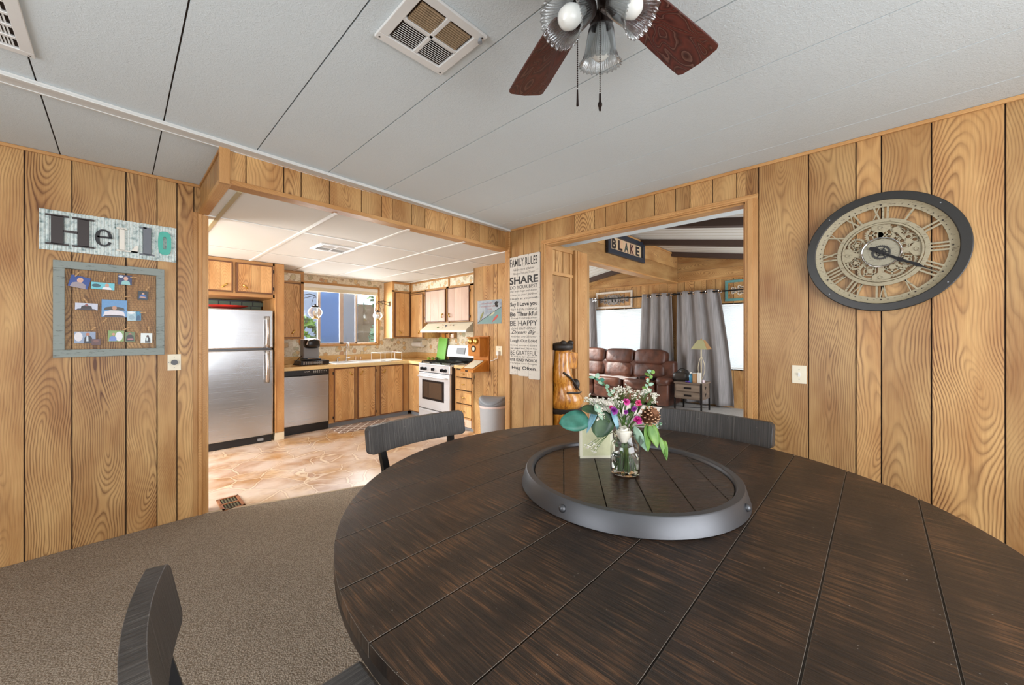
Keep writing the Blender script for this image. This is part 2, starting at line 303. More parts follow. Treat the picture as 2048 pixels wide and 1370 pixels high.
# ---------------------------------------------------------------- mesh builder
AX = {'x': 0, 'y': 1, 'z': 2}
def frame(O, U, N): # local x = to the viewer's right, y = towards the viewer, z = up
    U = Vector(U).normalized(); N = Vector(N).normalized(); m = Matrix.Identity(4)
    for i in range(3): m[i][0] = U[i]; m[i][1] = N[i]; m[i][3] = O[i]
    m[0][2] = m[1][2] = 0; m[2][2] = 1; return m
class MB:
    def __init__(s, mat=None): s.v = []; s.f = []; s.mi = []; s.uv = []; s.rn = []; s.M = mat; s.cur = 0; s.rnd = None
    def add(s, vs, fs, g='z', c=None, mi=None, rnd=None, T=None):
        if rnd is None: rnd = s.rnd or (random.random(), random.random(), random.random())
        if c is None:
            c = [sum(p[i] for p in vs)/len(vs) for i in range(3)]
        a = AX[g]; b0 = len(s.v); MM = s.M
        if T is not None: MM = (s.M @ T) if s.M is not None else T
        flip = MM is not None and MM.to_3x3().determinant() < 0
        for p in vs:
            q = Vector(p); s.v.append(MM @ q if MM is not None else q)
        for f in fs:
            p0, p1, p2 = Vector(vs[f[0]]), Vector(vs[f[1]]), Vector(vs[f[2]])
            n = (p1-p0).cross(p2-p0); n = [abs(n[i]) for i in range(3)]
            oth = [i for i in range(3) if i != a]
            ua = oth[0] if n[oth[0]] < n[oth[1]] else oth[1]
            ff = list(f); 
            if flip: ff.reverse()
            s.f.append([b0+i for i in ff]); s.uv.append([(vs[i][ua]-c[ua], vs[i][a]) for i in ff]); s.rn.append(rnd); s.mi.append(s.cur if mi is None else mi)
    def box(s, x0, y0, z0, x1, y1, z1, g='z', mi=None, rnd=None, T=None):
        if x0 > x1: x0, x1 = x1, x0
        if y0 > y1: y0, y1 = y1, y0
        if z0 > z1: z0, z1 = z1, z0
        vs = [(x0, y0, z0), (x1, y0, z0), (x1, y1, z0), (x0, y1, z0), (x0, y0, z1), (x1, y0, z1), (x1, y1, z1), (x0, y1, z1)]
        s.add(vs, [(0, 3, 2, 1), (4, 5, 6, 7), (0, 1, 5, 4), (1, 2, 6, 5), (2, 3, 7, 6), (3, 0, 4, 7)], g, None, mi, rnd, T)
    def prism(s, pts, y0, y1, mi=None, g='z', plane='xz', rnd=None, T=None):
        # polygon pts in the plane, extruded along the third axis
        n = len(pts); A = sum(pts[i][0]*pts[(i+1) % n][1]-pts[(i+1) % n][0]*pts[i][1] for i in range(n))
        if A < 0: pts = pts[::-1]
        mk = {'xz': lambda p, k: (p[0], k, p[1]), 'xy': lambda p, k: (p[0], p[1], k), 'yz': lambda p, k: (k, p[0], p[1])}[plane]
        if y0 > y1: y0, y1 = y1, y0
        vs = [mk(p, y0) for p in pts]+[mk(p, y1) for p in pts]
        fs = [tuple(range(n)), tuple(range(2*n-1, n-1, -1))]+[(i+n, (i+1) % n+n, (i+1) % n, i) for i in range(n)]
        if plane != 'xz': fs = [tuple(reversed(f)) for f in fs]
        s.add(vs, fs, g, None, mi, rnd, T)
    def ring(s, cx, cz, r0, r1, y0, y1, n=48, mi=None, teeth=0, td=.006, a0=0, a1=2*PI, T=None):
        # flat ring in the xz plane; teeth on the outer rim
        if teeth: n = teeth*4
        full = abs(a1-a0-2*PI) < 1e-6; k = n if full else n+1; vs = []
        for i in range(k):
            a = a0+(a1-a0)*i/n; ro = r1+(td if teeth and i % 4 in (1, 2) else 0)
            c, d = math.cos(a), math.sin(a)
            vs += [(cx+r0*c, y0, cz+r0*d), (cx+ro*c, y0, cz+ro*d), (cx+ro*c, y1, cz+ro*d), (cx+r0*c, y1, cz+r0*d)]
        fs = []
        for i in range(n if full else n):
            j = (i+1) % k
            if not full and i == n: break
            for e in range(4):
                if r0 < 1e-6 and e == 3: continue
                fs.append((i*4+e, i*4+(e+1) % 4, j*4+(e+1) % 4, j*4+e))
        if not full: fs += [(0, 3, 2, 1), ((k-1)*4, (k-1)*4+1, (k-1)*4+2, (k-1)*4+3)]
        s.add(vs, fs, 'z', None, mi, None, T)
    def bar(s, a, b, wd, y0, y1, mi=None, T=None, w2=None):
        # flat bar in xz between two 2D points
        dx, dz = b[0]-a[0], b[1]-a[1]; L = math.hypot(dx, dz) or 1e-6; nx, nz = -dz/L*wd/2, dx/L*wd/2; k = (w2 if w2 is not None else wd)/wd
        s.prism([(a[0]+nx, a[1]+nz), (b[0]+nx*k, b[1]+nz*k), (b[0]-nx*k, b[1]-nz*k), (a[0]-nx, a[1]-nz)], y0, y1, mi, T=T)
    def tube(s, pts, r, n=8, mi=None, closed=False, T=None, cap=True):
        pts = [Vector(p) for p in pts]; k = len(pts); rr = r if isinstance(r, (list, tuple)) else [r]*k; vs = []; pu = None
        for i, p in enumerate(pts):
            if closed: d = pts[(i+1) % k]-pts[i-1]
            else: d = pts[min(i+1, k-1)]-pts[max(i-1, 0)]
            if d.length < 1e-9: d = Vector((0, 0, 1))
            d.normalize()
            if pu is None: u = d.orthogonal().normalized()
            else:
                u = pu-d*pu.dot(d)
                u = u.normalized() if u.length > 1e-6 else d.orthogonal().normalized()
            pu = u; w_ = d.cross(u)
            for j in range(n):
                a = 2*PI*j/n; vs.append(tuple(p+(u*math.cos(a)+w_*math.sin(a))*rr[i]))
        fs = []
        for i in range(k if closed else k-1):
            for j in range(n):
                a, b = i*n+j, i*n+(j+1) % n; c, d_ = ((i+1) % k)*n+(j+1) % n, ((i+1) % k)*n+j; fs.append((a, b, c, d_))
        if not closed and cap: fs += [tuple(range(n-1, -1, -1)), tuple((k-1)*n+j for j in range(n))]
        s.add(vs, fs, 'z', None, mi, None, T)
    def lathe(s, prof, cx=0, cy=0, cz=0, n=32, mi=None, T=None, rib=0, ribn=0):
        vs = []; m = len(prof)
        for i in range(n):
            a = 2*PI*i/n; k = 1+(rib*math.cos(ribn*a) if rib else 0)
            for (r, z) in prof: vs.append((cx+r*k*math.cos(a), cy+r*k*math.sin(a), cz+z))
        fs = []
        for i in range(n):
            j = (i+1) % n
            for e in range(m-1):
                A, B, D, E_ = i*m+e, j*m+e, j*m+e+1, i*m+e+1
                if prof[e][0] < 1e-6: fs.append((A, D, E_))
                elif prof[e+1][0] < 1e-6: fs.append((A, B, D))
                else: fs.append((A, B, D, E_))
        s.add(vs, fs, 'z', None, mi, None, T)
    def ball(s, c, r, sx=1, sy=1, sz=1, n=12, mi=None, T=None, e=1.0):
        # (super)ellipsoid; e<1 = boxier
        sg = lambda q, p: math.copysign(abs(q)**p, q); vs = []; m = max(6, n//2+1)
        for i in range(m+1):
            ph = -PI/2+PI*i/m
            for j in range(n):
                th = 2*PI*j/n
                vs.append((c[0]+r*sx*sg(math.cos(ph), e)*sg(math.cos(th), e), c[1]+r*sy*sg(math.cos(ph), e)*sg(math.sin(th), e), c[2]+r*sz*sg(math.sin(ph), e)))
        fs = [(i*n+j, i*n+(j+1) % n, (i+1)*n+(j+1) % n, (i+1)*n+j) for i in range(m) for j in range(n)]
        s.add(vs, fs, 'z', None, mi, None, T)
    def grid(s, fn, nu, nv, mi=None, g='z'):
        vs = [fn(i/nu, j/nv) for j in range(nv+1) for i in range(nu+1)]
        fs = [(j*(nu+1)+i, j*(nu+1)+i+1, (j+1)*(nu+1)+i+1, (j+1)*(nu+1)+i) for j in range(nv) for i in range(nu)]
        s.add([tuple(v) for v in vs], fs, g, None, mi)
    def build(s, name, mats, parent=None, bevel=0, seg=2, smooth=False, sub=0, solid=0, base=None, ang=38):
        if not isinstance(mats, (list, tuple)): mats = [mats]
        off = Vector((0, 0, 0)); p = parent
        while p is not None: off += p.location; p = p.parent
        if parent is None:
            if base is not None: off = Vector(base)
            elif s.v:
                lo = [min(v[i] for v in s.v) for i in range(3)]; hi = [max(v[i] for v in s.v) for i in range(3)]
                off = Vector(((lo[0]+hi[0])/2, (lo[1]+hi[1])/2, lo[2]))
        me = bpy.data.meshes.new(name); me.from_pydata([tuple(v-off) for v in s.v], [], s.f)
        for m_ in mats: me.materials.append(m_ if not isinstance(m_, str) else M[m_])
        uvl = me.uv_layers.new(name='UVMap'); ca = me.attributes.new('rnd', 'FLOAT_VECTOR', 'FACE')
        flat = []; 
        for u in s.uv:
            for q in u: flat += [q[0], q[1]]
        uvl.data.foreach_set('uv', flat)
        rf = [] 
        for r in s.rn: rf += list(r)
        ca.data.foreach_set('vector', rf)
        me.polygons.foreach_set('material_index', s.mi)
        if smooth:
            me.polygons.foreach_set('use_smooth', [True]*len(s.f)); me.update(); me.set_sharp_from_angle(angle=R_(ang))
        me.update()
        o = bpy.data.objects.new(name, me); COL.objects.link(o)
        if parent is not None: o.parent = parent
        else: o.location = off
        if solid: md = o.modifiers.new('s', 'SOLIDIFY'); md.thickness = solid; md.offset = 0
        if bevel: md = o.modifiers.new('b', 'BEVEL'); md.width = bevel; md.segments = seg; md.limit_method = 'ANGLE'; md.angle_limit = R_(35)
        if sub: md = o.modifiers.new('u', 'SUBSURF'); md.levels = sub; md.render_levels = sub
        return o
def thing(name, label, cat, loc, group=None):
    o = bpy.data.objects.new(name, None); COL.objects.link(o); o.location = loc; o.empty_display_size = .05
    return tag(o, label, cat, group)
def tag(o, label, cat, group=None, kind=None):
    if label: o['label'] = label
    if cat: o['category'] = cat
    if group: o['group'] = group
    if kind: o['kind'] = kind
    return o
def struct(o): o['kind'] = 'structure'; return o
def dup(root, loc, rotz=0, label=None, rot=None):
    r = root.copy(); COL.objects.link(r); r.location = loc; r.rotation_euler = rot if rot else (0, 0, rotz)
    if label: r['label'] = label
    for ch in list(root.children):
        c = ch.copy(); COL.objects.link(c); c.parent = r
        for g in list(ch.children):
            d = g.copy(); COL.objects.link(d); d.parent = c
    return r
_tc = {}
def text_verts(st, bold=0, shear=0):
    k = (st, bold, shear)
    if k in _tc: return _tc[k]
    cu = bpy.data.curves.new('t', 'FONT'); cu.body = st; cu.offset = bold; cu.shear = shear; cu.resolution_u = 3
    o = bpy.data.objects.new('t', cu); COL.objects.link(o); bpy.context.view_layer.update()
    me = o.evaluated_get(bpy.context.evaluated_depsgraph_get()).to_mesh()
    vs = [tuple(v.co) for v in me.vertices]; fs = [tuple(p.vertices) for p in me.polygons]
    o.evaluated_get(bpy.context.evaluated_depsgraph_get()).to_mesh_clear(); bpy.data.objects.remove(o); bpy.data.curves.remove(cu)
    _tc[k] = (vs, fs); return vs, fs
def text(mb, st, x0, z0, wd, ht, y, mi=None, bold=0, shear=0, T=None):
    vs, fs = text_verts(st, bold, shear)
    if not vs: return
    lo = [min(v[i] for v in vs) for i in (0, 1)]; hi = [max(v[i] for v in vs) for i in (0, 1)]
    sx = wd/(hi[0]-lo[0]); sz = ht/(hi[1]-lo[1])
    mb.add([(x0+(v[0]-lo[0])*sx, y, z0+(v[1]-lo[1])*sz) for v in vs], [tuple(reversed(f)) for f in fs], 'z', None, mi, None, T)
def boards(mb, A, B, z0, z1, seams, th=.012, gap=.006, mi=0, gi=1, N=None, core=.09):
    # upright boards along A->B, face on the line, body behind it; seams = distances along the line
    A = Vector((A[0], A[1], 0)); B = Vector((B[0], B[1], 0)); U = (B-A).normalized(); L = (B-A).length
    N = Vector((N[0], N[1], 0)); N = (N-U*N.dot(U)).normalized()
    old = mb.M; mb.M = frame(A, U, N)
    ss = [0]+sorted(x for x in seams if .01 < x < L-.01)+[L]
    for i in range(len(ss)-1):
        a = ss[i]+(gap/2 if i else 0); b = ss[i+1]-(gap/2 if i < len(ss)-2 else 0)
        mb.box(a, -th, z0, b, 0, z1, 'z', mi)
    mb.box(0, -core, z0, L, -th, z1, 'z', gi)
    mb.M = old
WID = [.19, .24, .13, .19, .107, .24, .155, .21, .11, .17]
def autoseams(L, o=0):
    r = []; x = 0; i = o
    while x < L: x += WID[i % len(WID)]; r.append(x); i += 1
    return r
# ================================================================ THE ROOM SHELL
ZC = 2.51; XR = 2.96; YL = 3.71
# floors
b = MB(); b.prism([(-2.5, -2.1), (2.96, -2.1), (2.96, 2.85), (.465, 3.70), (-2.5, 3.71)], -.03, .008, plane='xy'); struct(b.build('floor', 'carpet'))
b = MB(); b.prism([(-1.3, 3.71), (.465, 3.70), (2.96, 2.85), (4.06, 2.85), (4.06, 6.4), (-1.3, 6.4)], -.03, 0, plane='xy'); struct(b.build('floor', 'vinyl'))
b = MB(); b.box(2.965, -1.6, -.03, 8.0, 5.9, .004); b2 = MB(); b2.prism([(2.961, -1.6), (8, -1.6), (8, 5.9), (4.07, 5.9), (4.07, 2.84), (2.961, 2.84)], -.03, .006, plane='xy'); struct(b2.build('floor', 'carpet2'))
b = MB(); b.prism([(.465, 3.690), (2.96, 2.84), (2.96, 2.862), (.465, 3.712)], .0, .012, plane='xy'); struct(b.build('trim_1', plain('tan_edge_strip', '#b9a386', .6)))
# walls
b = MB(); X0 = -2.5
seams = [x-X0 for x in (-.398, -.209, .033, .189, .296, .392)]+[x-X0 for x in (-.60, -.84, -.97, -1.21, -1.42, -1.6, -1.85, -2.1, -2.3)]
boards(b, (X0, YL), (.465, YL), 0, ZC, seams, N=(0, -1))
b.box(-2.5, YL+.09, 0, .465, YL+.105, ZC, 'z', 0)
struct(b.build('wall_left', ['panel', 'groove']))
b = MB(); b.M = frame((.465, YL, 0), (1, 0, 0), (0, -1, 0))
b.box(-.078, .001, 0, -.05, .012, 2.30); b.box(-.05, .001, 0, -.028, .02, 2.3); b.box(-.028, .001, 0, .004, .012, 2.3); b.box(0, -.115, 0, .012, .014, 2.30)
struct(b.build('trim_2', 'trimw', bevel=.003))
b = MB()
# right wall: solid part right of the opening, left part, and the header
RS = [.571, .307, .09, -.016, -.204, -.443, -.66, -.83, -1.07, -1.3, -1.45, -1.7]
boards(b, (XR, .647), (XR, -2.1), 0, ZC, [.647-y for y in RS], N=(-1, 0))
boards(b, (XR, 2.885), (XR, 2.385), 0, ZC, [.2, .415, .463], N=(-1, 0))
boards(b, (XR, 2.385), (XR, .647), 2.275, ZC, [2.385-y for y in (2.042, 1.827, 1.716, 1.518, 1.278, 1.114, 1.008, .853, .70)], N=(-1, 0))
struct(b.build('wall_right', ['panel', 'groove']))
b = MB(); b.M = frame((XR, 0, 0), (0, -1, 0), (-1, 0, 0))
b.box(-.647, .001, .0, -.571, .016, 2.30); b.box(-.632, .016, 0, -.60, .022, 2.29)          # right jamb casing
b.box(-2.44, .001, .0, -2.385, .014, 2.30); b.box(-2.425, .014, 0, -2.405, .022, 2.30)
struct(b.build('trim_3', 'trimw', bevel=.003))
b = MB(); b.M = frame((XR, 0, 0), (0, -1, 0), (-1, 0, 0))
b.box(-2.43, .001, 2.275, -.571, .018, 2.315, 'x'); b.box(-2.43, .018, 2.285, -.571, .026, 2.302, 'x')
b.box(-2.385, -.10, 2.262, -.647, .0, 2.276, 'x')
b.box(-2.397, -.112, 0, -2.384, .0, 2.276); b.box(-.660, -.115, 0, -.647, .0, 2.276)
struct(b.build('trim_4', 'trimw', bevel=.003))
b = MB(); b.M = frame((XR, 0, 0), (0, -1, 0), (-1, 0, 0)); b.box(-2.885, .001, 2.488, 2.1, .014, 2.509, 'x'); struct(b.build('trim_5', 'trimw', bevel=.003))
b = MB(); b.box(-2.5, YL-.014, 2.488, .43, YL-.001, 2.509, 'x'); struct(b.build('trim_6', 'trimw', bevel=.003))
# walls behind the camera, with their window openings
def holed(name, O, U, N, L, H_, holes, mats=('panel', 'groove'), z0=0):
    b = MB(); b.M = frame(O, U, N); xs = sorted({0, L} | {h[0] for h in holes} | {h[2] for h in holes})
    for i in range(len(xs)-1):
        hs = [h for h in holes if h[0] <= xs[i]+1e-6 and h[2] >= xs[i+1]-1e-6]
        sp = [(z0, H_)] if not hs else [(z0, hs[0][1]), (hs[0][3], H_)]
        a = xs[i]
        while a < xs[i+1]-1e-6:
            e = min(xs[i+1], a+.2)
            if xs[i+1]-e < .05: e = xs[i+1]
            for (p, q_) in sp:
                if q_-p > .01: b.box(a+.002, -.012, p, e-.002, 0, q_, 'z', 0)
            a = e
        for (p, q_) in sp:
            if q_-p > .01: b.box(xs[i], -.1, p, xs[i+1], -.012, q_, 'z', 1)
    return struct(b.build(name, list(mats)))
holed('wall_behind', (-2.5, -2.05, 0), (1, 0, 0), (0, 1, 0), 5.5, ZC, [(1.85, .6, 4.55, 2.15)])
holed('wall_window_side', (-2.45, -2.1, 0), (0, 1, 0), (1, 0, 0), 5.85, ZC, [(1.65, .6, 4.35, 2.15)])
# dining ceiling: panels with dark seams
b = MB(); sx = [-2.5, -1.96, -1.54, -1.11, -.682, -.257, .165, .589, 1.016, 1.447, 1.885, 2.31, 2.74, 4.06]
for i in range(len(sx)-1):
    b.box(sx[i]+.003, -2.1, ZC, sx[i+1]-.003, 6.4 if sx[i] > 99 else 3.8, ZC+.008)
b.box(-2.5, -2.1, ZC+.008, 3.06, 6.4, ZC+.05, mi=1)
b.box(3.06, 2.85, ZC+.008, 4.06, 6.4, ZC+.05, mi=1)
o = b.build('ceiling', ['ceil', 'groove']); struct(o)
b = MB()
p0 = Vector((-2.5, 2.58, 0)); p1 = Vector((2.96, 2.865, 0)); U = (p1-p0).normalized(); L = (p1-p0).length
b.M = frame(p0, U, (U.y, -U.x, 0))
b.box(0, -.105, 2.496, L, 0, 2.5095, 'x'); b.box(0, -.02, 2.488, L, .004, 2.4965, 'x'); b.box(0, -.105, 2.492, L, -.09, 2.4965, 'x')
struct(b.build('trim_7', 'ceiltrim', bevel=.003))
# kitchen header (L-shaped soffit over the wide opening)
HA = (.43, 2.834); HB = (2.955, 2.938)
b = MB()
def alongx(px_list): # seams measured as X positions
    U = Vector((HB[0]-HA[0], HB[1]-HA[1])); return [(x-HA[0])/(HB[0]-HA[0])*U.length for x in px_list]
boards(b, HA, HB, 2.315, ZC, alongx((.551, .763, .87, 1.06, 1.301, 1.47, 1.566, 1.75, 1.888, 2.05, 2.20, 2.36, 2.55, 2.68, 2.82)), N=(0, -1), core=.08)
boards(b, (.43, YL), (.43, 2.834), 2.315, ZC, [.06, .2, .33, .41, .52, .6, .72, .8], N=(-1, 0), core=.03)
b.M = frame((HA[0], HA[1], 0), (HB[0]-HA[0], HB[1]-HA[1], 0), (0, -1, 0)); LH = Vector((HB[0]-HA[0], HB[1]-HA[1])).length
b.box(-.01, -.09, 2.288, LH, .012, 2.318, 'x', 2); b.box(-.01, 0, 2.494, LH, .01, 2.509, 'x', 2)
b.M = None; b.box(.414, 2.816, 2.2845, .466, 2.846, 2.509, 'z', 2); b.box(.418, 2.824, 2.2862, .475, YL, 2.318, 'y', 2); b.box(.42, 2.826, 2.494, .43, YL, 2.509, 'y', 2)
struct(b.build('trim_8', ['panel', 'groove', 'trimw'], bevel=.002))
# kitchen corner post and kitchen side wall
b = MB(); b.box(2.945, 2.875, 0, 3.06, 2.945, 2.50); b.box(2.935, 2.868, 0, 2.95, 2.895, 2.5); b.box(3.0, 2.94, 0, 3.42, 2.975, 2.29)
struct(b.build('trim_9', 'trimw', bevel=.004))
b = MB(); boards(b, (3.42, 4.035), (3.42, 2.975), 0, 2.29, [.19, .40, .47, .68, .8, .95], N=(-1, 0), core=.07)
b.box(3.42, 4.025, 0, 3.50, 4.04, 2.29, 'z', 0)
struct(b.build('wall_kitchen_right', ['panel', 'groove']))
# kitchen ceiling with its grid
ZK = 2.29
b = MB(); b.prism([(-1.3, 3.80), (.47, 3.80), (.47, 2.90), (3.97, 2.95), (3.97, 6.36), (-1.3, 6.36)], ZK, ZK+.02, plane='xy')
struct(b.build('ceiling', 'ceilt'))
for i, x in enumerate((.535, 1.13, 1.745, 2.36, 2.97, 3.6)):
    b = MB(); b.box(x-.013, 2.93, ZK-.008, x+.013, 6.36, ZK-.0005, 'y'); struct(b.build('trim_%d' % (10+i), 'gridbeige' if i == 0 else 'white'))
for i, y in enumerate((3.70, 4.94, 6.1)):
    b = MB(); b.box(.45, y-.012, ZK-.006, 3.97, y+.012, ZK-.0007, 'x'); struct(b.build('trim_%d' % (16+i), 'white'))
# kitchen back wall (wallpaper) with window hole, stove wall, far-left wall
WX0, WX1, WZ0, WZ1 = 1.93, 3.175, 1.205, 2.165
b = MB()
for q_ in ((-1.3, 0, WX0, ZC), (WX1, 0, 4.06, ZC), (WX0, 0, WX1, WZ0), (WX0, WZ1, WX1, ZC)): b.box(q_[0], 6.36, q_[1], q_[2], 6.45, q_[3])
struct(b.build('wall_kitchen_back', 'paper'))
b = MB(); b.box(3.97, 2.95, 0, 4.06, 6.36, 3.0); struct(b.build('wall_kitchen_stove', 'paper'))
holed('wall_kitchen_left', (-1.2, 3.82, 0), (0, 1, 0), (1, 0, 0), 2.6, ZC, [(.4, .5, 2.0, 2.15)])
# window over the sink
b = MB(); b.M = frame((0, 6.36, 0), (1, 0, 0), (0, -1, 0)); wd = .03
b.box(WX0-.005, -.05, WZ1-.01, WX1+.005, .02, WZ1+.03, 'x'); b.box(WX0, -.05, WZ0-.03, WX1, .03, WZ0+.005, 'x'); b.box(WX1-.012, -.05, WZ0-.03, WX1+.03, .02, WZ1+.03); b.box(WX0-.02, -.05, WZ0, WX0+.012, .02, WZ1+.03)
wf = struct(b.build('window_1', 'trimw', bevel=.003))
b = MB(); b.M = frame((0, 6.36, 0), (1, 0, 0), (0, -1, 0))
for x, w2 in ((1.95, .012), (2.205, .02), (2.555, .028), (2.80, .014), (3.15, .012)): b.box(x-w2, -.06, WZ0+.005, x+w2, -.02, WZ1-.01)
b.box(WX0+.01, -.06, WZ0+.003, WX1-.01, -.02, WZ0+.028, 'x'); b.box(WX0+.01, -.06, WZ1-.03, WX1-.01, -.02, WZ1-.01, 'x')
b.build('window_frame', plain('pinkish_aluminium', '#c9b9ae', .4, .3), wf)
b = MB(); b.box(1.95, 6.40, WZ0+.02, 2.2, 6.404, WZ1-.02); b.box(2.81, 6.40, WZ0+.02, 3.15, 6.404, WZ1-.02); b.build('pane', 'pane', wf)
b = MB(); b.box(2.22, 6.41, WZ0+.02, 2.53, 6.414, WZ1-.02); b.build('pane', 'screen', wf)
b = MB(); b.box(2.58, 6.41, WZ0+.02, 2.79, 6.414, WZ1-.02); b.build('pane', 'screen2', wf)
t = thing('roller_blind', 'white blind rolled up at the top of the kitchen sink window', 'blind', (2.55, 6.34, 2.05))
b = MB(); b.box(1.95, 6.30, 2.10, 3.15, 6.35, 2.155); b.build('headrail', 'white', t, bevel=.006)
b = MB()
for k in range(5): b.box(1.955, 6.305-.002*(k % 2), 2.045+k*.011, 3.145, 6.345, 2.0545+k*.011)
b.build('slat_stack', 'cream', t, bevel=.002)
# ================================================================ OUTSIDE THE SINK WINDOW
b = MB(); b.box(-6, 6.6, -.5, 14, 16, -.45); struct(b.build('ground', plain('grass_ground', '#6d8048', .9, var=.4, vscale=4)))
b = MB(); b.box(3.05, 9.0, -.45, 3.98, 10, 3.2); b.prism([(2.95, 3.15), (3.5, 3.6), (4.08, 3.15)], 8.8, 10.2)
tag(b.build('shed', plain('blue_grey_siding', '#5d6c8c', .7)), 'blue-grey shed seen through the middle panes of the sink window', 'shed')
def bush(x, y, r, h, label, mats=('leafgreen', 'leafdark')):
    t = thing('bush', label, 'bush', (x, y, -.45)); b = MB()
    for k in range(420):
        a = random.uniform(0, 2*PI); ph = random.uniform(-.4, 1.4); q = Vector((x+r*math.cos(a)*math.cos(ph), y+r*math.sin(a)*math.cos(ph), -.45+h*.4+h*.6*math.sin(ph)))*1.0
        s_ = random.uniform(.06, .12); d1 = Vector((random.uniform(-1, 1), random.uniform(-1, 1), random.uniform(-1, 1))).normalized()*s_; d2 = d1.orthogonal().normalized()*s_*.6
        b.add([tuple(q-d1), tuple(q+d2), tuple(q+d1), tuple(q-d2)], [(0, 1, 2, 3)], mi=random.randint(0, 1))
    b.build('foliage', list(mats), t)
    b = MB(); b.tube([(x, y, -.45), (x, y, h*.6-.45)], .05, mi=0); b.build('trunk', 'stemb', t)
bush(2.62, 8.7, .5, 2.2, 'sunlit green bush seen low through the left pane of the sink window')
bush(4.62, 8.9, .42, 2.3, 'pale green bush seen through the right pane of the sink window', ('leafpale', 'leafdark'))
t = thing('tree', 'tree with a bare brown trunk seen through the right pane of the sink window', 'tree', (7.0, 12.6, -.45))
b = MB(); b.tube([(7.0, 12.6, -.45), (7.05, 12.6, 2), (6.9, 12.6, 5)], [.16, .13, .08]); b.build('trunk', 'stemb', t)
b = MB()
for k in range(500):
    q = Vector((7.0+random.gauss(0, .7), 12.6+random.gauss(0, .6), random.uniform(2.2, 5))); d1 = Vector((random.uniform(-1, 1), random.uniform(-1, 1), random.uniform(-1, 1))).normalized()*.12; d2 = d1.orthogonal().normalized()*.07
    b.add([tuple(q-d1), tuple(q+d2), tuple(q+d1), tuple(q-d2)], [(0, 1, 2, 3)], mi=random.randint(0, 1))
b.build('foliage', ['leafgreen', 'leafdark'], t)
b = MB()
for i in range(24): b.box(3.5+i*.3, 15.5, -.45, 3.79+i*.3, 15.53, 2.6)
tag(b.build('board_fence', plain('brown_fence_wood', '#7d6552', .8, var=.3)), 'tall brown board fence far behind the right pane of the sink window', 'fence')
# ================================================================ KITCHEN
def cab_door(root, O, U, N, w_, h, hp=None, ha=0, hinge='l', mat='cab', name='door', planks=None, hlen=.075, knob=False):
    mt = frame(O, U, N); d = MB(mt); rr = (random.random(), random.random(), random.random())
    pk = planks or [0, w_*random.uniform(.28, .4), w_*random.uniform(.6, .72), w_]
    for i in range(len(pk)-1): d.box(max(.012, pk[i]+.0008), .0, .012, min(w_-.012, pk[i+1]-.0008), .018, h-.012, 'z', 0)
    d.box(.01, 0, .01, w_-.01, .016, h-.01, mi=1)
    for q_ in ((0, 0, w_, .014), (0, h-.014, w_, h), (0, .014, .014, h-.014), (w_-.014, .014, w_, h-.014)):
        d.box(q_[0], 0, q_[1], q_[2], .023, q_[3], mi=1)
    dd = d.build(name, [mat, 'darktrim'], root, bevel=.002)
    if hp:
        k = MB(mt); cx, cz = hp; c_, s_ = math.cos(ha)*hlen/2, math.sin(ha)*hlen/2
        if knob:
            k.tube([(cx, .018, cz), (cx, .04, cz)], .006); k.ball((cx, .044, cz), .013, 1.3, .7, .8)
        else:
            pts = [(cx-c_*(1-i/4), .026+.016*math.sin(PI*i/8), cz-s_*(1-i/4)) for i in range(9)]
            k.tube(pts, [.004, .008, .011, .009, .006, .009, .011, .008, .004], 8)
            k.tube([(cx-c_*.7, .018, cz-s_*.7), (cx-c_*.7, .034, cz-s_*.7)], .004); k.tube([(cx+c_*.7, .018, cz+s_*.7), (cx+c_*.7, .034, cz+s_*.7)], .004)
        k.build('handle', 'brass', dd, smooth=True)
    if hinge:
        xh = -.006 if hinge == 'l' else w_+.006
        for zz in (.07, h-.07):
            hh = MB(mt); hh.box(xh-.008, 0, zz-.02, xh+.008, .02, zz+.02); hh.build('hinge', 'hingem', dd, bevel=.003)
    return dd
XU, NY = (1, 0, 0), (0, -1, 0); YU, NX = (0, -1, 0), (-1, 0, 0)
# fridge
t = thing('refrigerator', 'stainless steel top-freezer refrigerator standing in the wooden alcove', 'refrigerator', (1.005, 5.9, 0))
b = MB(); b.box(.632, 5.66, .06, 1.378, 6.3, 1.675); b.build('cabinet_body', 'greyplastic', t, bevel=.01)
b = MB(); b.box(.63, 5.595, 1.195, 1.38, 5.66, 1.682); fd = b.build('freezer_door', 'steel', t, bevel=.016, seg=3, smooth=True)
b = MB(); b.box(.63, 5.595, .09, 1.38, 5.66, 1.178); rd = b.build('refrigerator_door', 'steel', t, bevel=.016, seg=3, smooth=True)
b = MB(); b.box(.645, 5.625, 0, 1.365, 5.66, .088); b.build('kick_plate', 'black', t, bevel=.004)
b = MB(); b.box(1.21, 5.6, .03, 1.27, 5.63, .06); b.build('badge', 'greyplastic', t)
for nm, par, z0, z1 in (('handle', fd, 1.205, 1.60), ('handle', rd, .76, 1.165)):
    b = MB(); n_ = 9
    b.grid(lambda u, v: (1.285+.042*u-.012*math.sin(PI*v)*0, 5.555-.022*math.sin(PI*v)+.014*(2*u-1)**2-.0, z0+(z1-z0)*v), 4, n_)
    b.box(1.295, 5.565, z0, 1.317, 5.6, z0+.035); b.box(1.295, 5.565, z1-.035, 1.317, 5.6, z1); b.build(nm, M['chrome'] if False else 'steel', par, solid=.012, smooth=True)
t = thing('serving_platter', 'red platter lying on top of the refrigerator', 'platter', (.95, 5.8, 1.684))
b = MB(); b.lathe([(0, .008), (.15, .008), (.21, .03), (.215, .034), (.205, .036), (.15, .016), (0, .014)], .93, 5.80, 1.692, 40); b.build('dish', plain('red_enamel', '#c8342a', .3), t, smooth=True)
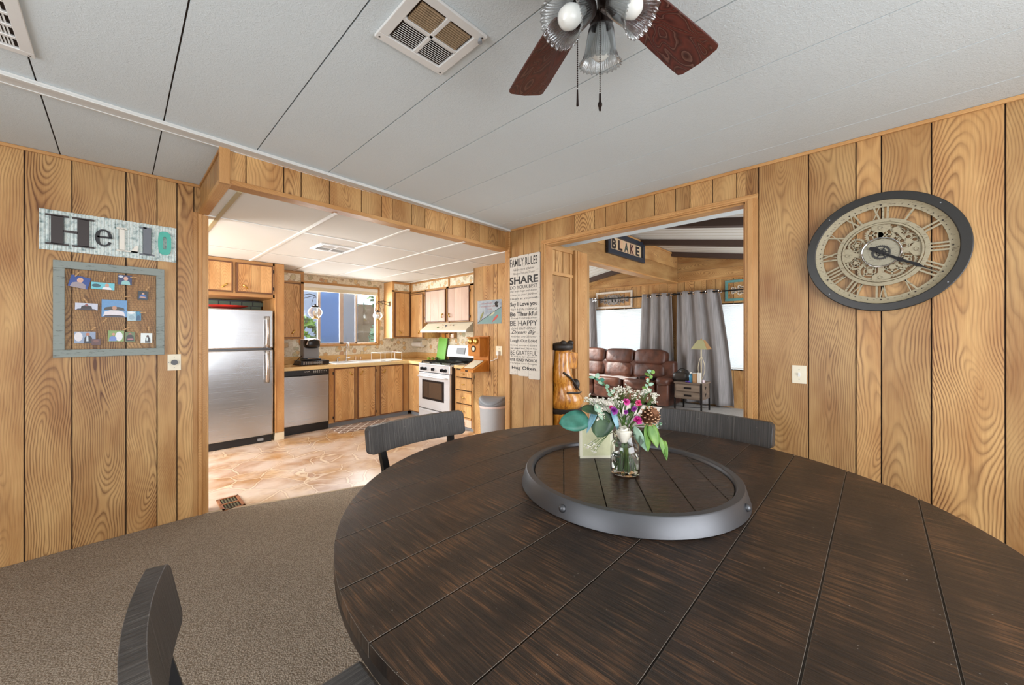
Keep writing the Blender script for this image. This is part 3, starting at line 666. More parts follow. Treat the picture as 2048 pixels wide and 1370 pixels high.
b = MB(); b.box(.63, 6.2, 1.69, 1.38, 6.26, 1.83)
for i in range(6): b.box(.64+i*.125, 6.19, 1.70, .75+i*.125, 6.2, 1.75, mi=1); b.box(.66+i*.125, 6.19, 1.758, .77+i*.125, 6.2, 1.81, mi=1)
tag(b.build('storage_box', [M['black'], plain('dark_green_tile', '#4a5a48', .35)]), 'dark tiled box at the back above the refrigerator', 'box')
# cabinet over fridge
t = thing('wall_cabinet', 'wooden two-door wall cabinet above the refrigerator', 'cabinet', (1.0, 5.9, 1.84))
b = MB(); b.box(.5, 5.62, 1.84, 1.40, 6.35, 2.285, 'z', 0); b.box(.5, 5.60, 1.84, 1.40, 5.62, 1.878, 'x', 1); b.box(.5, 5.60, 2.25, 1.40, 5.62, 2.285, 'x', 1); b.box(.955, 5.60, 1.878, .98, 5.62, 2.25, 'z', 1)
b.box(1.375, 5.60, 1.84, 1.40, 5.62, 2.285, 'z', 1); b.build('body', ['cab', 'trimw'], t)
cab_door(t, (.60, 5.60, 1.885), XU, NY, .35, .36, (.27, .07), .7, 'l'); cab_door(t, (.985, 5.60, 1.885), XU, NY, .385, .36, (.09, .07), -.7, 'r')
b = MB(); b.box(1.40, 5.60, .10, 1.505, 6.35, 2.285); b.box(1.395, 5.595, .10, 1.41, 5.602, 2.285)
tag(b.build('tall_side_panel', 'trimw', bevel=.003), 'tall wooden side panel between refrigerator and dishwasher', 'panel')
b = MB(); b.box(1.40, 5.605, 0, 1.505, 6.35, .098); tag(b.build('plinth', 'cream'), 'cream block under the tall side panel beside the refrigerator', 'plinth')
# cabinet left of window
t = thing('wall_cabinet', 'narrow wooden wall cabinet left of the sink window, with a wallpapered strip on top', 'cabinet', (1.7, 6.2, 1.30))
b = MB(); b.box(1.51, 6.07, 1.30, 1.88, 6.355, 2.285, 'z', 0)
for q_ in ((1.51, 1.30, 1.88, 1.315), (1.51, 2.11, 1.88, 2.135), (1.51, 2.25, 1.88, 2.285)): b.box(q_[0], 6.05, q_[1], q_[2], 6.07, q_[3], 'x', 1)
b.box(1.84, 6.05, 1.315, 1.88, 6.07, 2.25, 'z', 1); b.box(1.51, 6.06, 2.135, 1.84, 6.07, 2.25, 'x', 2); b.build('body', ['cab', 'trimw', 'paper'], t)
cab_door(t, (1.515, 6.05, 1.318), XU, NY, .32, .79, (.22, .09), .9, None)
# dishwasher
t = thing('dishwasher', 'stainless dishwasher with black control strip beside the sink cabinet', 'dishwasher', (1.815, 5.9, 0))
b = MB(); b.box(1.515, 5.76, .02, 2.115, 6.3, .875); b.build('body', 'black', t)
b = MB(); b.box(1.518, 5.72, .80, 2.112, 5.76, .878); cp = b.build('control_panel', 'black', t, bevel=.004)
b = MB(frame((1.518, 5.7195, .80), XU, NY)); 
for i in range(7): b.bar((.27+i*.010, .045), (.272+i*.010, .057), .003, 0, .0008); b.bar((.272+i*.010, .045+.004*(i % 3)), (.278+i*.010, .045+.004*(i % 3)), .003, 0, .0008)
for i in range(8): b.ring(.39+i*.024, .052, .003, .006, 0, .001, 10)
for i in range(8): b.box(.385+i*.024, 0, .03, .395+i*.024, .001, .034)
b.build('lettering', 'white', cp)
b = MB(); b.box(1.72, 5.712, .80, 1.92, 5.722, .806); b.build('grip', 'blackm', cp)
b = MB(); b.box(1.52, 5.722, .115, 2.11, 5.76, .795); b.build('door', 'steel', t, bevel=.008, smooth=True)
b = MB(); b.box(1.52, 5.75, .0, 2.11, 5.78, .11); b.build('kick_plate', 'black', t)
# sink base cabinets
def base_cab(label, x0, x1, doors):
    t = thing('base_cabinet', label, 'cabinet', ((x0+x1)/2, 6.0, 0)); b = MB()
    b.box(x0, 5.765, .07, x1, 6.35, .875, 'z', 0)
    b.box(x0, 5.745, .855, x1, 5.765, .875, 'x', 1); b.box(x0, 5.745, .07, x1, 5.765, .09, 'x', 1)
    xs = [x0]+[v for d in doors for v in (d[0]+.004, d[1]-.004)]+[x1]
    for i in range(0, len(xs), 2): b.box(xs[i], 5.745, .09, xs[i+1], 5.765, .855, 'z', 1)
    b.build('body', ['cab', 'trimw'], t)
    b = MB(); b.box(x0, 5.80, 0, x1, 5.82, .07); b.build('toe_kick', 'greyplastic', t)
    for (a, c_, hx_, ang, hi) in doors: cab_door(t, (a, 5.745, .078), XU, NY, c_-a, .79, ((c_-a)*hx_, .70), ang, hi)
base_cab('two-door wooden base cabinet under the sink, next to the dishwasher', 2.12, 2.86, [(2.185, 2.495, .78, -.9, 'l'), (2.535, 2.825, .2, .9, 'r')])
base_cab('single-door wooden base cabinet in the kitchen corner', 2.862, 3.44, [(2.90, 3.31, .16, .8, None)])
t = thing('base_cabinet', 'narrow wooden corner base cabinet left of the stove', 'cabinet', (3.7, 5.55, 0))
b = MB(); b.box(3.46, 5.33, .07, 3.96, 5.74, .875, 'z', 0); b.box(3.44, 5.33, .07, 3.46, 5.50, .875, 'z', 1); b.box(3.44, 5.74, .07, 3.46, 5.764, .875, 'z', 1); b.box(3.44, 5.5, .855, 3.46, 5.74, .875, 'y', 1); b.build('body', ['cab', 'trimw'], t)
b = MB(); b.box(3.50, 5.33, 0, 3.52, 5.79, .07); b.build('toe_kick', 'greyplastic', t)
cab_door(t, (3.44, 5.735, .078), YU, NX, .33, .79, None, 0, None)
# countertops
M['ctop'] = wood('laminate_counter', '#a87838', '#cfa05c', '#e4c088', freq=60, ringamt=.4, tint=.1, rough=.25)
M['ctopedge'] = plain('pale_counter_edge', '#dcc08a', .35)
t = thing('countertop', 'L-shaped wood-look countertop around the sink and kitchen corner', 'countertop', (2.7, 6.0, .88))
b = MB(); b.prism([(1.508, 5.70), (3.40, 5.70), (3.40, 5.325), (3.965, 5.325), (3.965, 6.355), (1.508, 6.355)], .88, .922, plane='xy', g='x'); b.build('top', 'ctop', t, bevel=.004)
b = MB(); b.box(1.508, 5.693, .878, 3.40, 5.6995, .924, 'x'); b.box(3.393, 5.325, .878, 3.3995, 5.70, .924, 'y'); b.build('edge_band', 'ctopedge', t)
b = MB(); b.box(1.51, 6.335, .922, 3.965, 6.358, 1.03, 'x'); b.box(3.945, 5.33, .922, 3.968, 6.335, 1.03, 'y'); b.build('backsplash', 'ctop', t, bevel=.003)
b = MB(); b.box(3.40, 4.045, .88, 3.965, 4.455, .922, 'y'); b.box(3.393, 4.045, .878, 3.40, 4.455, .924, 'y', 1)
tag(b.build('countertop', ['ctop', 'ctopedge'], bevel=.003), 'short wood-look countertop over the drawers right of the stove', 'countertop')
# sink
t = thing('kitchen_sink', 'white double-bowl drop-in sink under the kitchen window', 'sink', (2.65, 5.95, .90))
b = MB(); x0, x1, y0, y1 = 2.22, 3.10, 5.74, 6.26
for q_ in ((x0, y0, x1, y0+.04), (x0, y1-.09, x1, y1), (x0, y0+.04, x0+.04, y1-.09), (x1-.04, y0+.04, x1, y1-.09), (2.64, y0+.04, 2.68, y1-.09)): b.box(q_[0], q_[1], .915, q_[2], q_[3], .937)
b.build('rim', 'white', t, bevel=.006, smooth=True)
b = MB()
for a, c_ in ((x0+.04, 2.64), (2.68, x1-.04)): b.box(a, y0+.04, .922, c_, y1-.09, .926)
b.build('basin', 'greyplastic2', t)
t = thing('faucet', 'tall chrome gooseneck faucet behind the sink', 'faucet', (2.56, 6.2, .937))
b = MB(); b.lathe([(.0, 0), (.028, 0), (.026, .012), (.016, .025), (.014, .06), (0, .06)], 2.56, 6.2, .937, 20); b.build('base', 'chrome', t, smooth=True)
b = MB(); b.tube([(2.56, 6.2, .99)]+[(2.56, 6.2, .99+.05*i) for i in range(1, 4)]+[(2.56, 6.15+.05*math.cos(a), 1.17+.06*math.sin(a)) for a in [PI*i/8 for i in range(1, 7)]]+[(2.56, 6.095, 1.15), (2.56, 6.09, 1.10)], [.011]*10+[.011, .014], 12); b.build('spout', 'chrome', t, smooth=True)
b = MB(); b.tube([(2.575, 6.2, .975), (2.62, 6.19, 1.0)], .006); b.build('lever', 'chrome', t, smooth=True)
t = thing('soap_dispenser', 'small chrome soap pump left of the faucet', 'dispenser', (2.42, 6.2, .937))
b = MB(); b.lathe([(0, 0), (.02, 0), (.018, .02), (.01, .03), (.008, .06), (0, .06)], 2.42, 6.2, .937, 16); b.build('body', 'chrome', t, smooth=True)
b = MB(); b.tube([(2.42, 6.2, .995), (2.42, 6.18, 1.005), (2.42, 6.13, 1.0)], .007); b.build('nozzle', 'chrome', t, smooth=True)
t = thing('dish_rack', 'white wire dish rack on the counter right of the sink', 'rack', (3.2, 6.0, .925))
b = MB(); X_, Y_ = (2.98, 3.36), (5.86, 6.2)
for z in (.935, 1.06): b.tube([(X_[0], Y_[0], z), (X_[1], Y_[0], z), (X_[1], Y_[1], z), (X_[0], Y_[1], z)], .005, 6, closed=True)
for x in (X_[0], 3.23, X_[1]):
    for y in Y_: b.tube([(x, y, .925), (x, y, 1.06)], .004, 6)
b.build('frame', 'white', t, smooth=True)
b = MB()
for i in range(9): b.tube([(X_[0]+.04+i*.038, Y_[0], .935), (X_[0]+.04+i*.038, Y_[1], .935)], .003, 5)
b.build('wires', 'white', t, smooth=True)
b = MB(); b.box(2.96, 5.85, .9225, 3.38, 6.21, .93); b.build('drip_tray', 'white', t, bevel=.003)
for i, x in enumerate((2.72, 2.80)):
    b = MB(); b.lathe([(0, 0), (.022, 0), (.024, .07), (.022, .07), (.02, .005), (0, .005)], x+.0, 6.215, .937, 16)
    tag(b.build('drinking_glass', 'glass', smooth=True), ['clear glass standing behind the sink, nearer the faucet', 'clear glass standing behind the sink, farther right of the faucet'][i], 'glass')
# coffee maker on pod drawer
t = thing('pod_drawer', 'black coffee pod drawer with wire front under the coffee maker', 'drawer', (1.99, 6.0, .924))
b = MB(); b.box(1.80, 5.92, .924, 2.19, 6.22, .985); b.build('case', 'black', t, bevel=.005)
b = MB()
for i in range(9): b.box(1.83+i*.03, 5.912, .935, 1.85+i*.03, 5.92, .975)
b.build('pod_row', plain('pod_foil', '#8d8a86', .4, .6), t)
b = MB(); b.box(1.97, 5.905, .945, 2.08, 5.912, .968); b.build('drawer_front', 'greyplastic', t)
t = thing('coffee_maker', 'black and silver single-serve coffee maker on the counter left of the window', 'coffee maker', (2.0, 6.1, .985))
b = MB(); b.box(1.88, 5.98, .985, 2.10, 6.22, 1.01); b.build('base', 'black', t, bevel=.008)
b = MB(); b.box(1.88, 6.07, 1.01, 2.10, 6.22, 1.30); b.build('column', M['greyplastic'], t, bevel=.015, smooth=True)
b = MB(); b.ball((1.99, 6.07, 1.235), .1, 1.1, 1.05, .75, 20, e=.6); b.build('head', 'black', t, smooth=True)
b = MB(); b.tube([(1.90, 5.985, 1.22), (1.91, 5.965, 1.28), (1.99, 5.955, 1.30), (2.07, 5.965, 1.28), (2.08, 5.985, 1.22)], .009); b.build('handle', 'chrome', t, smooth=True)
b = MB(); b.box(1.915, 5.99, 1.01, 2.065, 6.07, 1.02); b.build('drip_tray', 'chrome', t, bevel=.003)
b = MB(); b.tube([(1.88, 6.15, 1.05), (1.80, 6.1, .99), (1.74, 6.05, .935), (1.78, 6.0, .93), (1.84, 6.0, .93)], .005); b.build('power_cord', 'black', t, smooth=True)
# hanging lanterns
def lantern(label, wx, wy, wz, gx, gz, r, cs, gy):
    t = thing('wall_lantern', label, 'lamp', (wx, wy, wz))
    b = MB(); b.box(wx-.006 if cs < 0 else wx, wy-.02, wz-.04, wx if cs < 0 else wx+.006, wy+.02, wz+.04); b.build('wall_plate', 'hingem', t)
    b = MB(); b.tube([(wx, wy, wz+.02), ((wx+gx)/2, (wy+gy)/2, wz+.045), (gx, gy, wz+.03), (gx, gy, wz)], .005); b.tube([(wx, wy, wz-.03), ((wx+gx)/2, (wy+gy)/2, wz+.0), (gx, gy, wz+.03)], .004)
    n_ = 3
    b.build('bracket', 'hingem', t, smooth=True)
    zc = gz
    b = MB(); b.tube([(gx-.045, gy, zc+r*.8), (gx-.05, gy, zc+r*1.5), (gx-.02, gy, wz), (gx, gy, wz+.005), (gx+.02, gy, wz), (gx+.05, gy, zc+r*1.5), (gx+.045, gy, zc+r*.8)], .0035, 6); b.build('hanger', 'hingem', t, smooth=True)
    b = MB(); b.lathe([(.3*r, -.9*r), (.75*r, -.62*r), (r, -.1*r), (.97*r, .25*r), (.75*r, .65*r), (.35*r, .88*r)], gx, gy, zc, 28); b.build('glass_globe', 'glasslamp', t, smooth=True)
    b = MB(); b.lathe([(0, .86*r), (.5*r, .8*r), (.42*r, 1.0*r), (.15*r, 1.1*r), (.1*r, 1.3*r), (0, 1.35*r)], gx, gy, zc, 20); b.build('cap', 'hingem', t, smooth=True)
    b = MB(); b.lathe([(0, -.98*r), (.45*r, -.96*r), (.5*r, -.82*r), (.2*r, -.7*r), (.16*r, -.3*r), (.0, -.3*r)], gx, gy, zc, 20); b.build('base', 'brass', t, smooth=True)
    b = MB(); b.ball((gx, gy, zc-.1*r), .4*r, 1, 1, 1.1); b.build('bulb', 'white', t, smooth=True)
M['glasslamp'] = paneglass('globe_glass', (.93, .95, .97, 1), .3)
lantern('round glass lantern hanging at the left side of the sink window', 1.886, 6.12, 1.93, 2.06, 1.70, .098, 1, 6.12)
lantern('round glass lantern hanging from the corner cabinet right of the sink window', 3.284, 6.15, 1.90, 3.07, 1.685, .078, -1, 6.15)
# corner cabinet + side run
t = thing('wall_cabinet', 'wooden corner wall cabinet right of the sink window', 'cabinet', (3.5, 6.2, 1.30))
b = MB(); b.box(3.29, 6.07, 1.30, 3.965, 6.355, 2.285, 'z', 0)
b.box(3.29, 6.05, 1.30, 3.64, 6.07, 1.315, 'x', 1); b.box(3.29, 6.05, 2.11, 3.64, 6.07, 2.135, 'x', 1); b.box(3.29, 6.05, 2.25, 3.64, 6.07, 2.285, 'x', 1); b.box(3.29, 6.05, 1.315, 3.325, 6.07, 2.25, 'z', 1); b.box(3.625, 6.05, 1.315, 3.64, 6.07, 2.25, 'z', 1); b.box(3.325, 6.06, 2.135, 3.625, 6.07, 2.25, 'x', 2)
b.build('body', ['cab', 'trimw', 'paper'], t); cab_door(t, (3.328, 6.05, 1.318), XU, NY, .295, .79, (.09, .09), -.8, None)
t = thing('wall_cabinet', 'narrow wooden wall cabinet in the corner beside the range hood', 'cabinet', (3.8, 5.8, 1.30))
b = MB(); b.box(3.66, 5.60, 1.30, 3.965, 6.045, 2.10, 'z', 0); b.box(3.64, 5.60, 1.30, 3.66, 5.625, 2.10, 'z', 1); b.box(3.64, 6.0, 1.30, 3.66, 6.045, 2.10, 'z', 1); b.box(3.64, 5.625, 2.075, 3.66, 6.0, 2.10, 'y', 1); b.build('body', ['cab', 'trimw'], t)
cab_door(t, (3.64, 6.0, 1.305), YU, NX, .375, .77, (.28, .1), .8, None)
t = thing('wall_cabinet', 'pale two-door wall cabinet above the range hood', 'cabinet', (3.8, 4.95, 1.56))
b = MB(); b.box(3.66, 4.30, 1.56, 3.965, 5.595, 2.125, 'z', 0); b.box(3.64, 4.30, 1.56, 3.66, 4.385, 2.125, 'z', 1); b.box(3.64, 4.91, 1.56, 3.66, 4.975, 2.125, 'z', 1); b.box(3.64, 5.545, 1.56, 3.66, 5.595, 2.125, 'z', 1); b.box(3.64, 4.3, 2.10, 3.66, 5.595, 2.125, 'y', 1)
b.build('body', ['cab', 'trimw'], t)
cab_door(t, (3.64, 5.55, 1.57), YU, NX, .575, .53, (.50, .10), 1.2, 'l', 'cabpale'); cab_door(t, (3.64, 4.915, 1.57), YU, NX, .535, .53, (.06, .10), -1.2, 'r', 'cabpale')
b = MB(); b.box(3.66, 4.045, 2.13, 3.965, 6.045, 2.285, 'y', 1); b.box(3.645, 4.045, 2.115, 3.66, 6.045, 2.135, 'y', 0); b.box(3.645, 4.045, 2.262, 3.66, 6.045, 2.288, 'y', 0)
for y in (4.06, 4.92, 6.03): b.box(3.645, y-.018, 2.13, 3.66, y+.018, 2.27, 'z', 0)
struct(b.build('trim_20', ['trimw', 'paper']))
# hood
t = thing('range_hood', 'cream range hood with stuck-on magnets above the stove', 'hood', (3.75, 4.9, 1.41))
b = MB(); b.prism([(3.5, 1.405), (3.96, 1.405), (3.96, 1.555), (3.645, 1.555), (3.5, 1.435)], 4.31, 5.50, plane='xz'); b.build('canopy', 'cream', t, bevel=.004)
b = MB(); b.box(3.497, 4.305, 1.40, 3.52, 5.505, 1.43); b.build('lip', 'white', t, bevel=.003)
def slope_pt(y, k): return Vector((3.5+.145*k, y, 1.435+.12*k))
mg = [(5.08, .35, '#7d9a5b', .05), (4.98, .6, '#3f4a63', .02), (4.90, .55, '#26324d', .045), (4.80, .65, '#a5533a', .03), (4.72, .6, '#4a3a35', .035), (4.93, .25, '#3c4a42', .02), (4.86, .28, '#8a7a4a', .02), (5.02, .7, '#c0a468', .025)]
lb = ['green leaf-shaped magnet at the left of the range hood', 'small dark magnet near the top of the hood', 'dark blue bird-shaped magnet in the middle of the hood', 'red-brown magnet right of the blue bird on the hood', 'dark magnet farthest right on the hood', 'tiny dark magnet low on the hood, left one', 'tiny olive magnet low on the hood, right one', 'tan magnet high on the left of the hood']
for (y, k, c_, r), l_ in zip(mg, lb):
    p = slope_pt(y, k)+Vector((-.004, 0, .005)); b = MB(); b.ball((0, 0, 0), r*.5, .12, 1, .6, 10, T=Matrix.Translation(p) @ Matrix.Rotation(R_(50), 4, 'Y') @ Matrix.Rotation(.5, 4, 'X'))
    b.ball((0, 0, 0), r*.28, .14, 1, .9, 8, T=Matrix.Translation(p+Vector((0, -r*.4, r*.15))) @ Matrix.Rotation(R_(50), 4, 'Y'))
    tag(b.build('magnet', plain('magnet_paint', c_, .4), smooth=True), l_, 'magnet', 'magnets on the range hood')
# spice shelf, paper holder, board, limes
t = thing('spice_shelf', 'small brown wooden shelf on the wallpaper under the hood', 'shelf', (3.9, 5.3, 1.30))
b = MB(); b.box(3.90, 5.12, 1.30, 3.965, 5.58, 1.31, 'y'); b.box(3.90, 5.12, 1.395, 3.965, 5.58, 1.403, 'y'); b.box(3.955, 5.12, 1.31, 3.965, 5.58, 1.395, 'y')
for y in (5.12, 5.24, 5.36, 5.57): b.box(3.90, y, 1.31, 3.955, y+.01, 1.395)
b.build('case', 'trimw', t, bevel=.001)
b = MB()
for i in range(3): b.box(3.91, 5.135+i*.12, 1.312, 3.95, 5.225+i*.12, 1.38)
b.build('drawer_fronts', 'bear', t, bevel=.002)
t = thing('paper_towel_holder', 'cream paper towel holder on the wall under the corner cabinet', 'holder', (3.93, 6.18, 1.13))
b = MB(); b.tube([(3.88, 6.03, 1.18), (3.88, 6.33, 1.18)], .052, 20); b.build('paper_roll', 'white', t, smooth=True)
b = MB(); b.box(3.86, 6.012, 1.16, 3.968, 6.024, 1.265); b.box(3.86, 6.336, 1.16, 3.968, 6.348, 1.265); b.box(3.955, 6.02, 1.24, 3.968, 6.34, 1.265); b.build('bracket', 'cream', t, bevel=.003)
b = MB(); T_ = Matrix.Translation((3.86, 5.45, .924)) @ Matrix.Rotation(R_(9), 4, 'Y')
b.prism([(-.125, 0), (.125, 0), (.125, .37), (.115, .40), (.05, .405), (-.11, .40), (-.125, .38)], 0, .012, plane='yz', T=T_)
o = tag(b.build('cutting_board', [plain('green_plastic', '#7cc653', .4, var=.03)], bevel=.002), 'lime green cutting board leaning on the wall left of the stove', 'cutting board')
for i, (x, y, l_) in enumerate(((3.74, 5.62, 'green lime on the counter corner, nearer the sink'), (3.78, 5.555, 'green lime on the counter, nearer the cutting board'), (3.82, 5.50, 'dark avocado on the counter touching the cutting board side'))):
    b = MB(); b.ball((x, y, .924+.024), .027, 1.1, 1.15, .9, 14); tag(b.build('avocado' if i == 2 else 'lime', plain('peel%d' % i, ('#8fa83a', '#7d9434', '#2f3a22')[i], .4), smooth=True), l_, 'fruit')
# outlet on papered wall etc.
def plate(name, label, cat, O, U, N, w_, h, kind):
    t = thing(name, label, cat, O); m_ = frame(O, U, N); b = MB(m_); b.box(-w_/2, 0, -h/2, w_/2, .005, h/2); b.build('plate', 'cream', t, bevel=.002)
    if kind == 'toggle':
        b = MB(m_); b.box(-.006, .005, -.012, .006, .008, .012); b.prism([(-.005, .0), (.005, 0), (.005, .009), (-.005, .009)], .005, .016); b.build('toggle', 'white', t)
        b = MB(m_); b.ring(0, .03, 0, .003, .005, .006, 8); b.ring(0, -.03, 0, .003, .005, .006, 8); b.build('screws', 'greyplastic', t)
    if kind == 'dial':
        b = MB(m_); b.ring(0, 0, 0, .019, .005, .02, 24); b.build('dial', 'black', t)
        b = MB(m_)
        for a in range(0, 360, 90): b.ring(.03*math.sin(R_(a)), .038*math.cos(R_(a)), 0, .0025, .005, .006, 8)
        b.build('screws', 'greyplastic', t)
    if kind == 'outlet':
        b = MB(m_)
        for z in (-.026, .026):
            b.box(-.012, .005, z-.006, -.008, .0056, z+.006); b.box(.008, .005, z-.006, .012, .0056, z+.006)
        b.build('slots', 'black', t)
    return t
plate('wall_outlet', 'cream outlet on the wallpaper left of the coffee maker', 'outlet', (1.62, 6.355, 1.13), XU, NY, .075, .12, 'outlet')
# stove
M['gridiron'] = plain('cast_iron_grate', '#161718', .5, .3)
t = thing('gas_stove', 'white and steel gas stove with black grates between the kitchen cabinets', 'stove', (3.65, 4.88, 0))
Ya, Yb = 4.465, 5.285
b = MB(); b.box(3.36, Ya, .06, 3.96, Yb, .895); b.build('body', [plain('brown_black_enamel', '#2f2420', .4)], t, bevel=.004)
b = MB(); b.box(3.33, Ya-.002, .785, 3.37, Yb+.002, .90); cpn = b.build('control_panel', 'steel2', t, bevel=.006)
for i, y in enumerate((4.56, 4.65, 4.875, 5.08, 5.17)):
    b = MB(); b.tube([(3.33, y, .835), (3.305, y, .835), (3.295, y, .835)], [.026, .023, .02], 16); b.box(3.285, y-.005, .815, 3.30, y+.005, .857); b.build('knob', 'black', cpn, smooth=True)
b = MB(); b.box(3.325, Ya+.004, .22, 3.365, Yb-.004, .775); od = b.build('oven_door', 'steel2', t, bevel=.006)
b = MB(); b.box(3.319, 4.60, .36, 3.328, 5.17, .665); b.build('oven_window_frame', 'black', od, bevel=.002)
b = MB(); b.box(3.316, 4.64, .395, 3.320, 5.13, .635); b.build('oven_window', [plain('smoked_oven_glass', '#4b3d33', .06, .0, spec=.9)], od)
b = MB(); b.tube([(3.325, Ya+.05, .715), (3.285, Ya+.06, .72), (3.275, Ya+.1, .722), (3.275, Yb-.1, .722), (3.285, Yb-.06, .72), (3.325, Yb-.05, .715)], .014, 10); b.build('handle', 'steel2', od, smooth=True)
b = MB(); b.box(3.328, Ya+.004, .06, 3.365, Yb-.004, .205); b.box(3.318, Ya+.05, .175, 3.33, Yb-.05, .19); b.build('warming_drawer', 'steel2', t, bevel=.005)
b = MB(); b.box(3.325, Ya, .895, 3.93, Yb, .915); b.build('cooktop', 'steel2', t, bevel=.006)
for gi, (ga, gb) in enumerate(((Ya+.03, 4.73), (4.74, 5.01), (5.02, Yb-.03))):
    b = MB(); z = .945
    for x in (3.37, 3.62, 3.87): b.box(x-.006, ga, z-.008, x+.006, gb, z)
    for k in range(4): y = ga+.008+(gb-ga-.016)*k/3; b.box(3.365, y-.006, z-.01, 3.875, y+.006, z+.002)
    for x in (3.37, 3.87):
        for y in (ga+.01, gb-.01): b.box(x-.006, y-.006, .915, x+.006, y+.006, z-.008)
    b.build('grate', 'gridiron', t)
for x, y in ((3.5, 4.62), (3.76, 4.62), (3.5, 5.13), (3.76, 5.13)):
    b = MB(); b.lathe([(0, .012), (.03, .012), (.038, .006), (.04, 0)], x, y, .915, 20); b.build('burner', 'gridiron', t, smooth=True)
b = MB(); b.box(3.90, 4.50, .915, 3.935, Yb-.03, .99); b.build('back_riser', 'blackm', t, bevel=.003)
b = MB(); b.prism([(3.865, .995), (3.94, .995), (3.94, 1.19), (3.905, 1.19)], 4.47, Yb-.01, plane='xz'); bk = b.build('backguard', 'steel2', t, bevel=.006)
b = MB(); b.prism([(3.870, 1.045), (3.885, 1.045), (3.905, 1.15), (3.893, 1.15)], 4.80, 5.02, plane='xz', T=Matrix.Translation((-.006, 0, 0))); b.build('display', 'greyplastic', bk)
# drawer unit
t = thing('drawer_cabinet', 'wooden four-drawer cabinet right of the stove', 'cabinet', (3.7, 4.25, 0))
b = MB(); b.box(3.44, 4.042, .05, 3.96, 4.455, .878, 'z', 0); b.box(3.42, 4.042, .05, 3.44, 4.075, .878, 'z', 1); b.box(3.42, 4.425, .05, 3.44, 4.455, .878, 'z', 1); b.box(3.425, 4.07, .05, 3.44, 4.43, .878, 'z', 2)
b.build('body', ['cab', 'trimw', 'groove'], t); b = MB(); b.box(3.46, 4.05, 0, 3.48, 4.45, .05); b.build('toe_kick', 'greyplastic', t)
for z0, z1 in ((.76, .85), (.575, .735), (.385, .55), (.195, .36), (.06, .175)):
    b = MB(frame((3.425, 4.425, z0), YU, NX)); h = z1-z0; rr = None
    for a, c_ in ((0, .11), (.11, .24), (.24, .35)): b.box(a+.001, 0, 0, c_-.001, .018, h, 'z', 0)
    b.box(0, 0, h-.004, .35, .026, h+.012, 'x', 1); dr = b.build('drawer', ['cabpale' if z0 < .19 else 'cab', 'trimw'], t, bevel=.002)
    k = MB(frame((3.425, 4.25, (z0+z1)/2), YU, NX)); k.tube([(-.035, .02, 0), (-.02, .032, .004), (0, .036, 0), (.02, .032, .004), (.035, .02, 0)], [.004, .007, .009, .007, .004], 8); k.build('handle', 'brass', dr, smooth=True)
# rug, register
t = thing('kitchen_mat', 'brown and white diamond-patterned mat on the floor in front of the sink', 'mat', (2.55, 5.53, 0))
def rugm():
    q = NT('diamond_mat'); sp = q.n('ShaderNodeSeparateXYZ'); q.l(q.obj(), sp.inputs[0]); a = q.math('ADD', sp.outputs[0], sp.outputs[1]); c_ = q.math('SUBTRACT', sp.outputs[0], sp.outputs[1])
    f = q.math('MAXIMUM', q.math('ABSOLUTE', q.math('SUBTRACT', q.math('FRACT', q.math('MULTIPLY', a, 7)), .5)), q.math('ABSOLUTE', q.math('SUBTRACT', q.math('FRACT', q.math('MULTIPLY', c_, 7)), .5)))
    q.l(q.ramp(f, [(.40, '#8d7567'), (.45, '#e2dcd4')]), q.b.inputs['Base Color']); q.b.inputs['Roughness'].default_value = .7; return q.m
b = MB(); pts = []
for cx, cy, a0 in ((2.93, 5.66, 0), (2.17, 5.66, 90), (2.17, 5.38, 180), (2.93, 5.38, 270)):
    for k in range(5): a = R_(a0+k*22.5); pts.append((cx+.05*math.cos(a), cy+.05*math.sin(a)))
b.prism(pts, .001, .011, plane='xy'); b.build('pad', rugm(), t)
t = thing('floor_register', 'brown metal floor vent at the edge of the kitchen floor by the carpet', 'vent', (.63, 3.79, 0))
b = MB(); b.box(.56, 3.65, .0005, .70, 3.92, .004, mi=1)
for q_ in ((.555, 3.645, .575, 3.925), (.685, 3.645, .705, 3.925), (.555, 3.645, .705, 3.665), (.555, 3.905, .705, 3.925), (.555, 3.775, .705, 3.79)): b.box(q_[0], q_[1], .001, q_[2], q_[3], .012, mi=0)
b.build('frame', [plain('copper_brown', '#a5683f', .4, .4), 'groove'], t, bevel=.002)
b = MB()
for i in range(5): b.box(.585+i*.02, 3.667, .003, .592+i*.02, 3.904, .009)
b.build('slats', 'rope', t)
